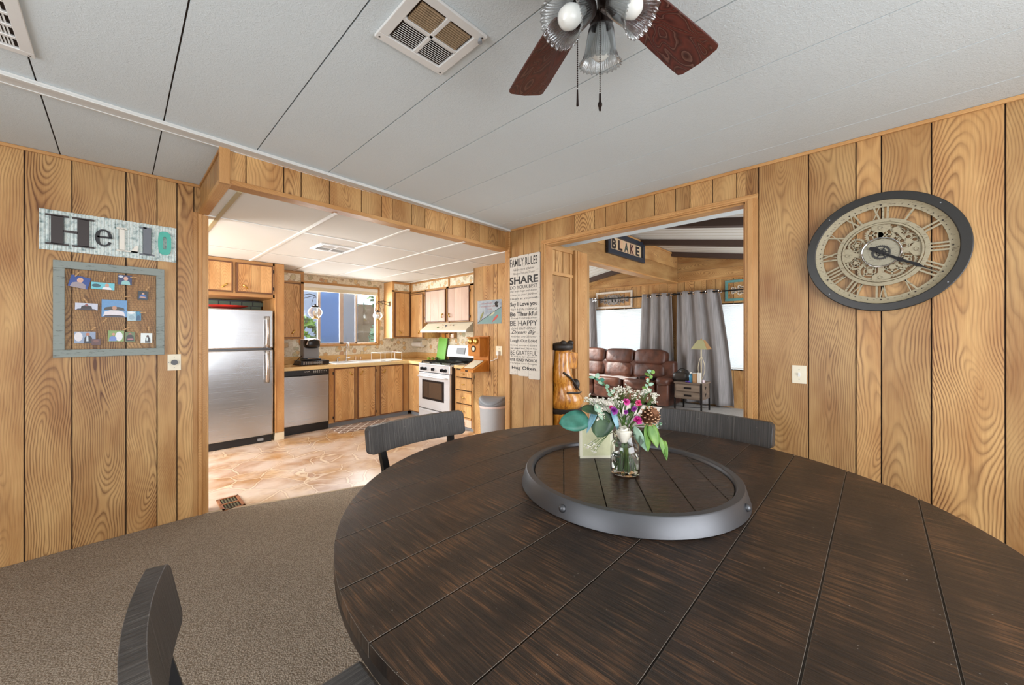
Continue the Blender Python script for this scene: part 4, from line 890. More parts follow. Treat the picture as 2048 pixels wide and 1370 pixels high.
# ceiling vents
def vent(label, x0, y0, x1, y1, z, mat='white', nb=10, rows=2, cols=2, along='x', dirty=False, fw=.036):
    t = thing('ceiling_vent', label, 'vent', ((x0+x1)/2, (y0+y1)/2, z)); b = MB()
    for q_ in ((x0, y0, x1, y0+fw), (x0, y1-fw, x1, y1), (x0, y0+fw, x0+fw, y1-fw), (x1-fw, y0+fw, x1, y1-fw)): b.box(q_[0], q_[1], z-.012, q_[2], q_[3], z-.0005)
    xa, xb, ya, yb = x0+fw, x1-fw, y0+fw, y1-fw
    for i in range(1, cols): x = xa+(xb-xa)*i/cols; b.box(x-.008, ya, z-.011, x+.008, yb, z-.001)
    for i in range(1, rows): y = ya+(yb-ya)*i/rows; b.box(xa, y-.008, z-.011, xb, y+.008, z-.001)
    b.build('frame', mat, t, bevel=.002)
    b = MB(); b.box(xa, ya, z-.0012, xb, yb, z-.0003); b.build('backing', 'groove', t)
    for i in range(cols):
        for j in range(rows):
            b = MB(); u0, u1 = xa+(xb-xa)*i/cols+.009, xa+(xb-xa)*(i+1)/cols-.009; v0, v1 = ya+(yb-ya)*j/rows+.009, ya+(yb-ya)*(j+1)/rows-.009
            for k in range(nb):
                if along == 'x':
                    y = v0+(v1-v0)*(k+.5)/nb; T_ = Matrix.Translation((0, y, z-.007)) @ Matrix.Rotation(R_((35 if j else -35) if not (dirty and j == 0) else -62), 4, 'X'); b.box(u0, -(v1-v0)/nb*.42, -.0007, u1, (v1-v0)/nb*.42, .0007, T=T_)
                else:
                    x = u0+(u1-u0)*(k+.5)/nb; T_ = Matrix.Translation((x, 0, z-.007)) @ Matrix.Rotation(R_(35 if i else -35), 4, 'Y'); b.box(-(u1-u0)/nb*.42, v0, -.0007, (u1-u0)/nb*.42, v1, .0007, T=T_)
            b.build('louver_bank', 'brownlouver' if (dirty and j == 0) else mat, t)
    b = MB()
    for x in (x0+.014, x1-.014):
        for y in (y0+.014, y1-.014): b.lathe([(0, -.002), (.004, 0)], x, y, z-.0125, 10)
    b.build('screws', 'hingem', t)
    if dirty:
        b = MB(); b.tube([(x1-.02, y0+.02, z-.015), (x1-.02, y0+.02, z-.03)], [.006, .009], 10); b.build('lever_knob', 'greyplastic', t)
M['brownlouver'] = plain('dusty_brown_louver', '#9c8466', .7, var=.4)
M['ventpaint'] = plain('vent_white_enamel', '#d9d9d6', .4, var=.03)
vent('white square ceiling vent with louvers beside the ceiling fan', .665, 1.06, .966, 1.36, ZC, 'ventpaint', 10, 2, 2, 'x', True)
vent('white ceiling vent cut off by the upper left corner of the view', -.56, 2.0, -.235, 2.465, ZC, 'ventpaint', 12, 5, 2, 'y')
vent('small white vent in the kitchen ceiling tiles', 1.40, 3.99, 1.76, 4.33, ZK, 'ventpaint', 6, 2, 2, 'x')
# wall things on the kitchen side wall
O = Vector((3.42, 3.71, 0)); m_ = frame((3.42, 0, 0), YU, NX)
t = thing('tin_sign', 'square blue-grey tin fishing sign on the kitchen wall panelling', 'sign', (3.41, 3.71, 1.51)); m_ = frame((3.42, 3.95, 1.512), YU, NX)
def signm():
    q = NT('fishing_sign_tin'); sp = q.n('ShaderNodeSeparateXYZ'); q.l(q.obj(), sp.inputs[0]); n = q.noise(q.obj(), 9, 4)
    q.l(q.ramp(n, [(.3, '#7c8897'), (.5, '#a2abb0'), (.7, '#8c95a6')]), q.b.inputs['Base Color']); q.b.inputs['Roughness'].default_value = .35; return q.m
b = MB(m_); b.box(0, 0.001, 0, .47, .006, .315); b.build('panel', signm(), t, bevel=.002)
b = MB(m_); b.prism([(.0, .02), (.46, .21), (.465, .003), (.02, .003)], .0062, .0068); b.build('water_area', plain('sea_green_paint', '#6f8f8c', .4), t)
b = MB(m_); b.bar((0.0, .015), (.465, .215), .008, .0066, .0072); b.build('fishing_rod', 'hingem', t)
def fish(mb, cx, cz, L, a, mi):
    c_, s_ = math.cos(a), math.sin(a); P = []
    for k in range(16):
        th = 2*PI*k/16; x = L/2*math.cos(th); z = L*.13*math.sin(th); P.append((cx+x*c_-z*s_, cz+x*s_+z*c_))
    mb.prism(P, .0068, .0078, mi); tx = -L/2*.95
    mb.prism([(cx+(tx)*c_, cz+tx*s_), (cx+(tx-.12*L)*c_-.1*L*s_, cz+(tx-.12*L)*s_+.1*L*c_), (cx+(tx-.12*L)*c_+.1*L*s_, cz+(tx-.12*L)*s_-.1*L*c_)], .0068, .0078, mi)
b = MB(m_); fish(b, .09, .11, .13, 1.0, 0); fish(b, .36, .075, .13, .65, 1); fish(b, .30, .13, .1, .5, 2)
b.build('fish_picture', [plain('olive_fish', '#7a7a3c', .4), plain('red_fish', '#b5483f', .4), plain('pale_fish', '#b9b79a', .4)], t)
b = MB(m_)
for row, (z, n_, h) in enumerate(((.262, 11, .018), (.222, 13, .02), (.185, 5, .016))):
    for k in range(n_):
        x = .07+row*.0+k*.022+(.13 if row == 2 else 0); kk = (k*7+row*3) % 4
        b.bar((x, z), (x+.002, z+h), .0035, .0062, .0068)
        if kk != 1: b.bar((x, z+h), (x+.012, z+h*.8), .003, .0062, .0068)
        if kk != 2: b.bar((x+.012, z), (x+.012, z+h*.9), .003, .0062, .0068)
b.build('lettering', plain('faded_red_paint', '#a05a55', .5), t)
b = MB(m_); b.prism([(.34, .27), (.36, .22), (.40, .215), (.41, .245), (.385, .25), (.42, .28), (.37, .295)], .0062, .0075); b.build('reel_emblem', 'black', t)
# antique phone
t = thing('antique_wall_phone', 'wooden antique-style telephone with brass bells on the kitchen wall', 'telephone', (3.4, 3.87, .88)); m_ = frame((3.42, 4.03, .88), YU, NX)
M['phonewood'] = wood('oiled_phone_wood', '#7a3f10', '#b26a24', '#cf8a3c', freq=120, ringamt=.35, tint=.1)
b = MB(m_); b.box(0.02, .001, 0, .32, .02, .47); b.build('backboard', 'phonewood', t, bevel=.004)
b = MB(m_); b.box(.05, .02, .20, .29, .15, .44); b.box(.035, .02, .44, .305, .165, .455); b.build('upper_box', 'phonewood', t, bevel=.004)
b = MB(m_); b.prism([(.02, .0), (.27, 0), (.27, .03), (.02, .15)], 0.04, .30, plane='yz'); 
b.build('writing_desk_box', 'phonewood', t, bevel=.004)
for x in (.115, .225):
    b = MB(m_); b.ball((x, .165, .40), .042, 1, .55, 1, 16); b.build('bell', 'brass', t, smooth=True)
b = MB(m_); b.ring(.17, .30, .028, .042, .15, .16, 32); b.ring(.17, .30, 0, .028, .15, .156, 32, 1); b.build('mouthpiece_dial', ['black', 'cream'], t)
b = MB(m_); b.add([(.08, .06, .135), (.26, .06, .135), (.26, .24, .05), (.08, .24, .05), (.08, .06, .141), (.26, .06, .141), (.26, .24, .056), (.08, .24, .056)], [(0, 1, 2, 3), (4, 7, 6, 5), (0, 4, 5, 1), (1, 5, 6, 2), (2, 6, 7, 3), (3, 7, 4, 0)]); b.build('paper_pad', 'paperc', t)
b = MB(m_); b.tube([(.02, .04, .36), (.0, .08, .34), (-.01, .09, .31)], [.012, .014, .022]); b.build('receiver', 'black', t, smooth=True)
b = MB(m_); b.box(.14, .265, .006, .19, .273, .024); b.build('name_plate', 'hingem', t)
b = MB(m_); b.tube([(.0, .02, .05), (-.02, .02, -.08), (-.01, .02, -.2), (.03, .02, -.12), (.06, .02, 0)], .003, 6); b.build('cord', 'hingem', t, smooth=True)
t = plate('wall_outlet', 'cream outlet with a plugged-in charger near the wall telephone', 'outlet', (3.42, 3.53, 1.16), YU, NX, .12, .12, 'outlet')
t = thing('charger', 'white plug-in charger with a cable running to the wall telephone', 'charger', (3.41, 3.53, 1.12)); m_ = frame((3.42, 3.53, 1.12), YU, NX)
b = MB(m_); b.box(-.02, .006, -.02, .025, .04, .035); b.build('plug_body', 'white', t, bevel=.004)
b = MB(m_); b.tube([(0, .03, -.02), (.0, .03, -.06), (-.05, .03, -.07), (-.09, .02, -.09), (-.15, .02, -.10)], .004, 6); b.build('cable', 'white', t, smooth=True)
# trash can
t = thing('trash_can', 'tall round grey trash can with a swing lid against the kitchen wall', 'trash can', (3.22, 3.43, 0))
b = MB(); b.lathe([(0, 0), (.145, 0), (.15, .01), (.168, .50), (.165, .50), (.14, .015), (0, .015)], 3.22, 3.43, 0, 40); b.build('bin', 'greyplastic2', t, smooth=True)
b = MB(); b.lathe([(.172, .475), (.176, .49), (.174, .515), (.168, .512)], 3.22, 3.43, 0, 40); b.build('bag_rim', plain('white_pink_plastic', '#e3d3cf', .4), t, smooth=True)
def lidf(u, v):
    a = 2*PI*u; r = .177*v; x = r*math.cos(a); return (3.22+x, 3.43+r*math.sin(a), .60-.03*v*v-.035*math.cos(a*2-.9)*v*v if v < .99 else .55-.035*math.cos(a*2-.9))
b = MB(); b.grid(lidf, 40, 8)
b.grid(lambda u, v: (3.22+.177*math.cos(2*PI*u), 3.43+.177*math.sin(2*PI*u), .505+(lidf(u, 1)[2]-.505)*v), 40, 2); b.build('lid', 'greyplastic', t, smooth=True, solid=.003)
# ================================================================ LIVING ROOM
XF = 7.9; YR = 2.93; ZR = 3.0; SL = .176
roofz = lambda y: ZR-SL*abs(y-2.95)
# far wall with two window holes
def far_piece(y0, y1, z0, z1, seams=True):
    b_ = fw; yy = y1; i = 0
    pts = []; 
    y = y1
    while y > y0+1e-6:
        e = max(y0, y-WID[(int(abs(y)*10)) % len(WID)]*.85)
        if e-y0 < .05: e = y0
        b_.box(XF, e+.003, z0, XF+.012, y-.003, z1, 'z', 0); y = e
    b_.box(XF+.012, y0, z0, XF+.1, y1, z1, 'z', 1)
fw = MB()
for q_ in ((4.9, 5.85, 0, 2.42), (3.3, 4.9, 0, .72), (3.3, 4.9, 1.93, 2.42), (2.12, 3.3, 0, 2.42), (.4, 2.12, 0, .72), (.4, 2.12, 1.93, 2.42), (-1.6, .4, 0, 2.42)): far_piece(*q_)
struct(fw.build('wall_far', ['panel', 'groove']))
b = MB()
n_ = 0
for (z0, z1) in ((2.44, 2.62), (2.623, 2.8), (2.803, 3.02)):
    def clip(z): return (2.95-(ZR-z)/SL, 2.95+(ZR-z)/SL)
    za, zb = z0, min(z1, ZR); l0, r0 = clip(za); l1, r1 = clip(zb)
    b.prism([(max(-1.6, l0), za), (min(5.85, r0), za), (min(5.85, r1), zb), (max(-1.6, l1), zb)], XF-.005, XF+.05, plane='yz', g='y')
b.box(XF-.02, -1.6, 2.415, XF+.02, 5.85, 2.44, 'y', 1)
struct(b.build('trim_21', ['panel', 'trimw']))
# vaulted ceiling
for y0, y1, nm in ((-1.6, 2.95, 'a'), (2.95, 5.85, 'b')):
    b = MB(); xx = 3.06 if nm == 'a' else 4.06; x = xx
    za, zb = roofz(y0), roofz(y1)
    b.prism([(y0, za), (y1, zb), (y1, zb+.05), (y0, za+.05)], xx, 8.0, plane='yz'); struct(b.build('ceiling', 'ceilt'))
    b = MB(); k = xx+.2
    while k < 7.9: b.prism([(y0, za-.002), (y1, zb-.002), (y1, zb), (y0, za)], k, k+.006, plane='yz'); k += .2
    struct(b.build('trim_22' if nm == 'a' else 'trim_23', 'gridbeige'))
    for i, xb in enumerate((3.45, 4.85, 6.25, 7.62)):
        if xb < xx: continue
        b = MB(); b.prism([(y0, za-.09), (y1, zb-.09), (y1, zb), (y0, za)], xb-.06, xb+.06, plane='yz', g='y'); struct(b.build('trim_%d' % (24+i+(4 if nm == 'b' else 0)), plain('dark_brown_beam_%d%s' % (i, nm), '#46342c', .5)))
# ridge beam boxed in boards
b = MB(); b.box(3.62, YR, 2.415, XF-.02, YR+.16, 2.7, 'x'); b.box(3.62, YR, 2.703, XF-.02, YR+.16, 2.99, 'x'); b.box(3.60, YR-.01, 2.40, XF-.02, YR+.17, 2.425, 'x', 1); b.box(3.62, YR-.012, 2.955, XF-.02, YR, 2.985, 'x', 1)
struct(b.build('trim_33', ['panel', 'trimw']))
# remaining enclosing walls of the living room
b = MB(); b.box(4.06, 5.85, 0, 4.4, 5.95, 2.8); b.box(7.6, 5.85, 0, 8.0, 5.95, 2.8); b.box(4.4, 5.85, 0, 7.6, 5.95, .6); b.box(4.4, 5.85, 2.15, 7.6, 5.95, 2.8); struct(b.build('wall_living_end', 'panel'))
b = MB(); b.box(3.06, -1.7, 0, 3.8, -1.6, 2.8); b.box(7.2, -1.7, 0, 8.0, -1.6, 2.8); b.box(3.8, -1.7, 0, 7.2, -1.6, .6); b.box(3.8, -1.7, 2.15, 7.2, -1.6, 2.8); struct(b.build('wall_living_side', 'panel'))
b = MB(); b.box(4.062, 2.95, 0, 4.08, 5.85, 3.0); b.box(3.062, -1.6, ZC, 3.08, 2.95, 3.0); struct(b.build('wall_living_near', 'panel'))
# closet block with door just inside the opening
YD = 2.56
b = MB(); b.box(3.05, YD+.02, 0, 4.06, YR-.02, 2.34); b.box(3.05, YD, 2.05, 3.66, YD+.02, 2.34, 'z', 1)
for x in (3.2, 3.34, 3.48): b.box(x, YD-.006, 2.07, x+.012, YD, 2.30, 'z', 1)
struct(b.build('wall_closet', ['panel', 'panel']))
b = MB(); b.box(3.05, YD-.02, 2.025, 3.66, YD, 2.06, 'x'); b.box(3.05, YD-.02, 2.30, 3.9, YD+.0, 2.345, 'x'); b.box(3.60, YD-.015, 0, 3.645, YD+.018, 2.30); b.box(3.66, YD-.05, 0, 3.74, YD+.02, 2.345); b.box(3.75, YD-.04, 0, 3.92, YD+.02, 2.345); b.box(3.70, YD-.058, 0, 3.72, YD-.05, 2.345)
struct(b.build('trim_34', 'trimw', bevel=.003))
b = MB(); b.box(3.06, YD-.005, .01, 3.595, YD+.018, 2.022); dr = struct(b.build('door_1', 'panel', bevel=.003))
b = MB(); b.tube([(3.55, YD-.005, 1.10), (3.55, YD-.04, 1.10)], .012); b.ball((3.55, YD-.055, 1.10), .03, 1, .8, 1, 14); b.build('door_knob', 'brass', dr, smooth=True)
# BLAKE sign
t = thing('name_sign', 'dark navy framed sign of block letters on tan, on the wooden ridge beam', 'sign', (5.66, YR-.02, 2.59)); m_ = frame((5.04, YR-.013, 2.588), XU, NY); Wd, Hd = 1.23, .345
b = MB(m_)
for q_ in ((0, 0, Wd, .075), (0, Hd-.075, Wd, Hd), (0, .075, .085, Hd-.075), (Wd-.085, .075, Wd, Hd-.075)): b.box(q_[0], 0, q_[1], q_[2], .045, q_[3])
b.build('frame', plain('navy_black_paint', '#262c38', .4), t, bevel=.004)
b = MB(m_); b.box(.08, .001, .07, Wd-.08, .012, Hd-.07); b.build('mat_board', plain('tan_mat', '#cdb48f', .7), t)
ph_cols = ['#2c2422', '#7a6a72', '#b8a89c', '#384436', '#8c5a48']
for i, ch in enumerate('BLAKE'):
    b = MB(m_); b.box(.135+i*.197, .012, .085, .30+i*.197, .015, Hd-.085); pn = b.build('letter_panel', plain('panel_tone%d' % i, ['#c8b090', '#d0a884', '#cfae8e', '#c9a488', '#d4bb98'][i], .6), t)
    b = MB(m_); text(b, ch, .148+i*.197, .095, .14, Hd-.19, .016, bold=.045); b.build('letter', plain('letter_tone%d' % i, ['#241d1d', '#2c2322', '#39463f', '#4a2f2b', '#2e2a2c'][i], .5, var=.6, vscale=14), pn)
# blinds, windows
def blind(label, y0, y1, z0, z1, n):
    t = thing('window_shade', label, 'blind', (XF-.03, (y0+y1)/2, z0))
    b = MB(); k = int((z1-z0)/.019)
    for i in range(k):
        z = z0+.02+i*(z1-z0-.02)/k; dz = (z1-z0-.02)/k
        b.add([(XF-.03, y0, z), (XF-.03, y1, z), (XF-.036, y1, z+dz/2), (XF-.036, y0, z+dz/2), (XF-.03, y1, z+dz), (XF-.03, y0, z+dz)], [(0, 1, 2, 3), (3, 2, 4, 5)])
    b.build('shade_fabric', 'blind', t)
    b = MB(); b.box(XF-.045, y0, z0, XF-.02, y1, z0+.022); b.build('bottom_rail', 'white', t, bevel=.004)
blind('white pleated shade covering the window behind the sofa', 3.32, 4.88, .73, 1.915, 1)
blind('white pleated shade on the window right of the table lamp', .42, 2.10, .735, 1.915, 2)
for i, (y0, y1) in enumerate(((3.3, 4.9), (.4, 2.12))):
    b = MB()
    for q_ in ((y0-.02, .70, y1+.02, .725), (y0-.02, 1.925, y1+.02, 1.95), (y0-.02, .72, y0+.01, 1.93), (y1-.01, .72, y1+.02, 1.93), ((y0+y1)/2-.02, .72, (y0+y1)/2+.02, 1.93)): b.box(XF+.0 if q_[0] != (y0+y1)/2-.02 else XF+.05, q_[0], q_[1], XF+.08, q_[2], q_[3])
    wn = struct(b.build('window_%d' % (2+i), 'white')); b = MB(); b.box(XF+.06, y0+.01, .73, XF+.064, y1-.01, 1.92); b.build('pane', 'pane', wn)
# curtains
t = thing('curtain_rod', 'black curtain rod above the window behind the sofa', 'curtain rod', (XF-.13, 4.1, 2.17))
b = MB(); b.tube([(XF-.13, 2.97, 2.172), (XF-.13, 5.25, 2.172)], .012, 10); b.build('rod', 'blackm', t, smooth=True)
for y in (2.975, 5.25): b = MB(); b.ball((XF-.13, y, 2.172), .024); b.build('finial', 'blackm', t, smooth=True)
b = MB(); b.tube([(XF-.13, 3.85, 2.172), (XF, 3.85, 2.172)], .008); b.build('bracket', 'blackm', t)
t = thing('curtain_rod', 'black curtain rod above the window by the side table', 'curtain rod', (XF-.13, 1.5, 2.17))
b = MB(); b.tube([(XF-.13, .3, 2.172), (XF-.13, 2.94, 2.172)], .012, 10); b.build('rod', 'blackm', t, smooth=True)
for y in (.3, 2.94): b = MB(); b.ball((XF-.13, y, 2.172), .024); b.build('finial', 'blackm', t, smooth=True)
b = MB(); b.tube([(XF-.13, 2.06, 2.172), (XF, 2.06, 2.172)], .008); b.build('bracket', 'blackm', t)
def curtain(label, y0, y1, b0, b1, z0, nf):
    t = thing('curtain', label, 'curtain', (XF-.13, (y0+y1)/2, z0))
    def fn(u, v):
        a = 2*PI*nf*u; z = z0+(2.215-z0)*v; k = v**1.3; ya = b0+(y0-b0)*k; yb = b1+(y1-b1)*k
        amp = .055+.012*math.sin(3*v+u*4); return (XF-.13+amp*math.sin(a+.25*math.sin(4*v))+.01*math.sin(a*2+v*5)*(1-v), ya+(yb-ya)*u, z)
    b = MB(); b.grid(fn, int(nf*20), 26); b.build('cloth', 'curtain', t, smooth=True, solid=.004, ang=80)
    for k in range(int(nf*2)):
        p = fn((k+.5)/(nf*2) if False else (k)/(nf*2)+.001, .97); b = MB()
        b.tube([(p[0]+.0, p[1]+.026*math.cos(a_), 2.172+.026*math.sin(a_)) for a_ in [2*PI*i/16 for i in range(16)]], .009, 6, closed=True); b.build('grommet', 'chrome', t, smooth=True)
curtain('grey grommet curtain at the left end of the rod behind the sofa', 4.76, 5.2, 4.72, 5.2, .35, 2.5)
curtain('grey grommet curtain at the right end of the rod behind the sofa', 3.0, 3.62, 2.96, 3.72, .05, 3)
curtain('wide grey grommet curtain behind the lamp and side table', 2.12, 2.90, 1.88, 2.90, .04, 3.5)
# wall decor
def scroll(b, cx, cz, w_, h_):
    for sg in (-1, 1):
        for k in range(3):
            x = cx+sg*w_*(.18+.24*k)/1.6*1.0; r = h_*(.40-.09*k); 
            b.ring(x, cz, r*.45, r*.72, 0, .012, 20)
            for up in (-1, 1):
                b.ring(x+sg*r*.3, cz+up*r*.75, r*.22, r*.42, 0, .012, 16); b.ring(x-sg*r*.45, cz+up*r*.62, r*.12, r*.30, 0, .012, 14)
        b.prism([(cx+sg*w_*.40, cz+h_*.08), (cx+sg*w_*.5, cz), (cx+sg*w_*.40, cz-h_*.08)], 0, .012)
    b.ring(cx, cz, h_*.26, h_*.46, 0, .014, 28); b.ring(cx, cz, 0, h_*.22, 0, .012, 20)
    for k in range(8): a = 2*PI*k/8; b.ring(cx+h_*.36*math.cos(a), cz+h_*.36*math.sin(a), 0, h_*.09, 0, .018, 10)
    b.bar((cx-w_*.48, cz), (cx+w_*.48, cz), h_*.06, 0, .008)
for lab, y1, y0, z0, z1, fm, sc in (('white-framed grey scrollwork panel on the wall above the sofa window', 4.82, 3.90, 1.965, 2.348, 'whiteframe', plain('grey_scroll_paint', '#8a8480', .6)), ('teal-framed cream scrollwork panel above the window beside the curtain', 2.055, 1.13, 1.985, 2.372, 'teal', plain('cream_scroll_paint', '#ddd3c2', .6))):
    t = thing('framed_scrollwork', lab, 'wall decor', (XF, (y0+y1)/2, z0)); m_ = frame((XF-.155 if fm == 'xx' else XF-.002, y1, z0), YU, NX); b = MB(m_); W_ = y1-y0; H_ = z1-z0; f_ = .045
    for q_ in ((0, 0, W_, f_), (0, H_-f_, W_, H_), (0, f_, f_, H_-f_), (W_-f_, f_, W_, H_-f_)): b.box(q_[0], 0, q_[1], q_[2], .025, q_[3])
    b.build('frame', fm, t, bevel=.003); b = MB(m_); scroll(b, W_/2, H_/2, W_*.84, H_*.66); b.build('scrollwork', sc, t)
# sofa
t = thing('reclining_sofa', 'brown leather three-seat reclining sofa under the shaded window', 'sofa', (7.35, 3.85, 0))
SY0, SY1 = 2.72, 5.25; AW = .27; sw = (SY1-SY0-2*AW)/3
b = MB(); b.box(6.98, SY0+AW, .06, 7.6, SY1-AW, .34); b.build('base', 'leather', t, bevel=.03, seg=3, smooth=True)
for k in range(3):
    ya = SY0+AW+k*sw; yc = ya+sw/2
    b = MB(); b.ball((7.2, yc, .405), 1, .33, sw/2-.004, .105, 26, e=.38); b.build('seat_cushion', 'leather', t, smooth=True, ang=80)
    b = MB(); b.ball((6.975, yc, .235), 1, .055, sw/2-.006, .155, 22, e=.45); b.build('footrest', 'leather', t, smooth=True, ang=80)
    T_ = Matrix.Translation((7.52, yc, .0)) @ Matrix.Rotation(R_(12), 4, 'Y')
    b = MB(); b.ball((-.14, 0, .60), 1, .15, sw/2-.005, .17, 24, e=.45, T=T_); bk = b.build('back_cushion', 'leather', t, smooth=True, ang=80)
    b = MB(); b.ball((-.16, 0, .875), 1, .15, sw/2-.004, .165, 24, e=.42, T=T_); b.build('headrest', 'leather', bk, smooth=True, ang=80)
b = MB(); b.box(7.42, SY0+.1, .06, 7.64, SY1-.1, .84); b.build('back_frame', 'leather', t, bevel=.05, seg=3, smooth=True)
for ya in (SY0, SY1-AW):
    b = MB(); b.box(6.93, ya+.02, .04, 7.6, ya+AW-.02, .46); am = b.build('arm', 'leather', t, bevel=.04, seg=3, smooth=True)
    b = MB(); b.ball((7.22, ya+AW/2, .49), 1, .34, AW/2+.005, .085, 24, e=.55); b.build('arm_pad', 'leather', am, smooth=True, ang=80)
t = thing('throw_blanket', 'grey-white cloth lying along the sofa seat', 'blanket', (7.08, 3.9, .5))
b = MB(); b.grid(lambda u, v: (6.93+.2*u+.012*math.sin(9*v), 3.35+1.1*v+.02*math.sin(5*u), .475+.045*math.sin(PI*min(1, u*1.3))+.008*math.sin(20*v+3*u)), 8, 40); b.build('cloth', plain('grey_white_cloth', '#a39a98', .8), t, smooth=True, solid=.008)  # thin pale wavy sheet along the front of the seats
t = thing('remote_caddy', 'black caddy with a red label on the sofa seat by the arm', 'caddy', (7.05, 3.15, .5))
b = MB(); b.box(6.96, 3.04, .49, 7.14, 3.30, .56); b.build('case', 'black', t, bevel=.01); b = MB(); b.box(6.955, 3.09, .50, 6.96, 3.18, .555); b.build('label', plain('red_label', '#b9472c', .5), t)
# side table
t = thing('side_table', 'rustic grey wood side table with two drawers and black metal legs', 'side table', (7.15, 2.4, 0)); X0, X1, Y0, Y1 = 6.94, 7.37, 2.17, 2.63
b = MB(); b.box(X0, Y0, .225, X1, Y1, .495); b.build('case', 'oldwood', t, bevel=.004)
b = MB(); b.box(X0-.012, Y0-.01, .495, X1, Y1+.01, .52); b.build('top', 'oldwood', t, bevel=.003)
for z in (.235, .365):
    b = MB(); b.box(X0-.014, Y0+.03, z, X0, Y1-.03, z+.118); dd = b.build('drawer', 'oldwood', t, bevel=.003); b = MB(); b.box(X0-.024, 2.34, z+.045, X0-.014, 2.46, z+.075); b.build('handle', 'blackm', dd, bevel=.002)
for x in (X0-.012, X1-.012):
    for y in (Y0-.004, Y1-.018): b = MB(); b.box(x, y, 0.004, x+.024, y+.024, .52 if y < 2.3 else .24); b.build('leg', 'blackm', t)
for z in (.30, .42): 
    b = MB(); b.box(X0+.18, Y0-.006, z, X0+.22, Y0, z+.03); b.box(X0+.17, Y0-.005, z-.03, X0+.19, Y0, z+.0); b.build('side_strap', 'blackm', t)
# lamp
t = thing('table_lamp', 'table lamp with mosaic pyramid shade and curved wire base', 'lamp', (7.28, 2.26, .52)); lx, ly = 7.28, 2.285
b = MB(); b.lathe([(0, 0), (.075, 0), (.07, .012), (.015, .02), (0, .02)], lx, ly, .52, 24); b.build('base', plain('bronze_gold', '#8f7d5c', .4, .5), t, smooth=True)
b = MB(); b.tube([(lx, ly, .53), (lx, ly, 1.2)], .009); b.build('pole', plain('pale_gold', '#cbbd9c', .4, .4), t, smooth=True)
for k in range(3):
    a = 2*PI*k/3+.4; b = MB(); b.tube([(lx+math.cos(a)*.062*math.sin(PI*i/10)**.8, ly+math.sin(a)*.062*math.sin(PI*i/10)**.8, .55+.42*i/10) for i in range(11)], .005, 6); b.build('curved_wire', plain('pale_gold2_%d' % k, '#d8ccb0', .4, .3), t, smooth=True)
b = MB(); h0, h1 = .135, .05
for k, mi in ((0, 0), (1, 1), (2, 0), (3, 1)):
    a0, a1 = PI/2*k+PI/4, PI/2*(k+1)+PI/4; c0 = lambda a, r: (lx+r*1.414*math.cos(a), ly+r*1.414*math.sin(a))
    p = [c0(a0, h0)+(1.10,), c0(a1, h0)+(1.10,), c0(a1, h1)+(1.262,), c0(a0, h1)+(1.262,)]; b.add(p, [(0, 1, 2, 3)], mi=mi)
b.build('lamp_shade', [shade('amber_mica_shade', '#b48a5a', .25), shade('pale_mica_shade', '#cfcda0', .35)], t, solid=.004)
b = MB(); b.ball((lx, ly, 1.275), .014); b.build('finial', 'brass', t, smooth=True)
# things on the side table
t = thing('handbag', 'black leather handbag slumped on the left of the side table', 'bag', (7.1, 2.56, .52))
b = MB(); b.ball((7.14, 2.575, .60), 1, .09, .15, .085, 22, e=.6); b.ball((7.15, 2.53, .66), 1, .05, .085, .07, 18, e=.8); b.build('body', plain('black_soft_leather', '#35322f', .35, bump=.5, bscale=20), t, smooth=True, ang=80)
b = MB(); b.tube([(7.07, 2.66-.03*i, .66+.09*math.sin(PI*i/8)) for i in range(9)], .008, 8); b.build('strap', 'black', t, smooth=True)
b = MB(); b.lathe([(0, 0), (.03, 0), (.032, .015), (.03, .06), (.034, .11), (.022, .14), (.015, .15), (0, .15)], 7.02, 2.375, .52, 24); b.lathe([(0, .149), (.017, .149), (.017, .18), (0, .18)], 7.02, 2.375, .52, 20, mi=1)
tag(b.build('water_bottle', [plain('blue_plastic_bottle', '#3f86a8', .2), 'white'], smooth=True), 'blue bottle with a pale cap on the side table', 'bottle')
b = MB(); b.box(6.98, 2.27, .52, 7.04, 2.335, .685); b.box(6.978, 2.27, .68, 7.042, 2.337, .69, mi=1); tag(b.build('product_box', [plain('tan_carton', '#b08a62', .6), 'white'], bevel=.002), 'tall tan box standing beside the blue bottle on the side table', 'box')
b = MB(); b.box(6.985, 2.205, .52, 7.035, 2.26, .70); tag(b.build('product_box', 'white', bevel=.003), 'tall white box beside the tan box on the side table', 'box')
for i, (y, c_, l_) in enumerate(((2.43, '#3a2c74', 'purple trinket on the front edge of the side table, left one'), (2.385, '#5b3aa0', 'violet trinket on the front edge of the side table, right one'))):
    b = MB(); b.ball((6.955, y, .535), .018, 1, 1.3, .8); tag(b.build('hair_clip', plain('violet%d' % i, c_, .4), smooth=True), l_, 'hair clip')
b = MB(); b.lathe([(0, 0), (.025, 0), (.03, .03), (.02, .05), (0, .052)], 7.1, 2.20, .52, 16); tag(b.build('cream_jar', plain('pink_white_jar', '#d9c7cb', .4), smooth=True), 'small pinkish jar at the right edge of the side table', 'jar')
b = MB(); b.tube([(6.93, 1.78, .012), (6.92, 1.70, .018), (6.98, 1.55, .012), (6.97, 1.42, .012)], [.004, .006, .005, .004]); tag(b.build('wand_toy', 'blackm', smooth=True), 'thin black stick lying on the pale carpet by the wall', 'stick')
b = MB(); b.tube([(7.45, 2.7, .012), (7.3, 2.6, .012), (7.4, 2.4, .012), (7.6, 2.25, .012), (7.75, 2.1, .012)], .004, 6); tag(b.build('power_cord', 'black', smooth=True), 'black cord on the carpet under the side table', 'cord')
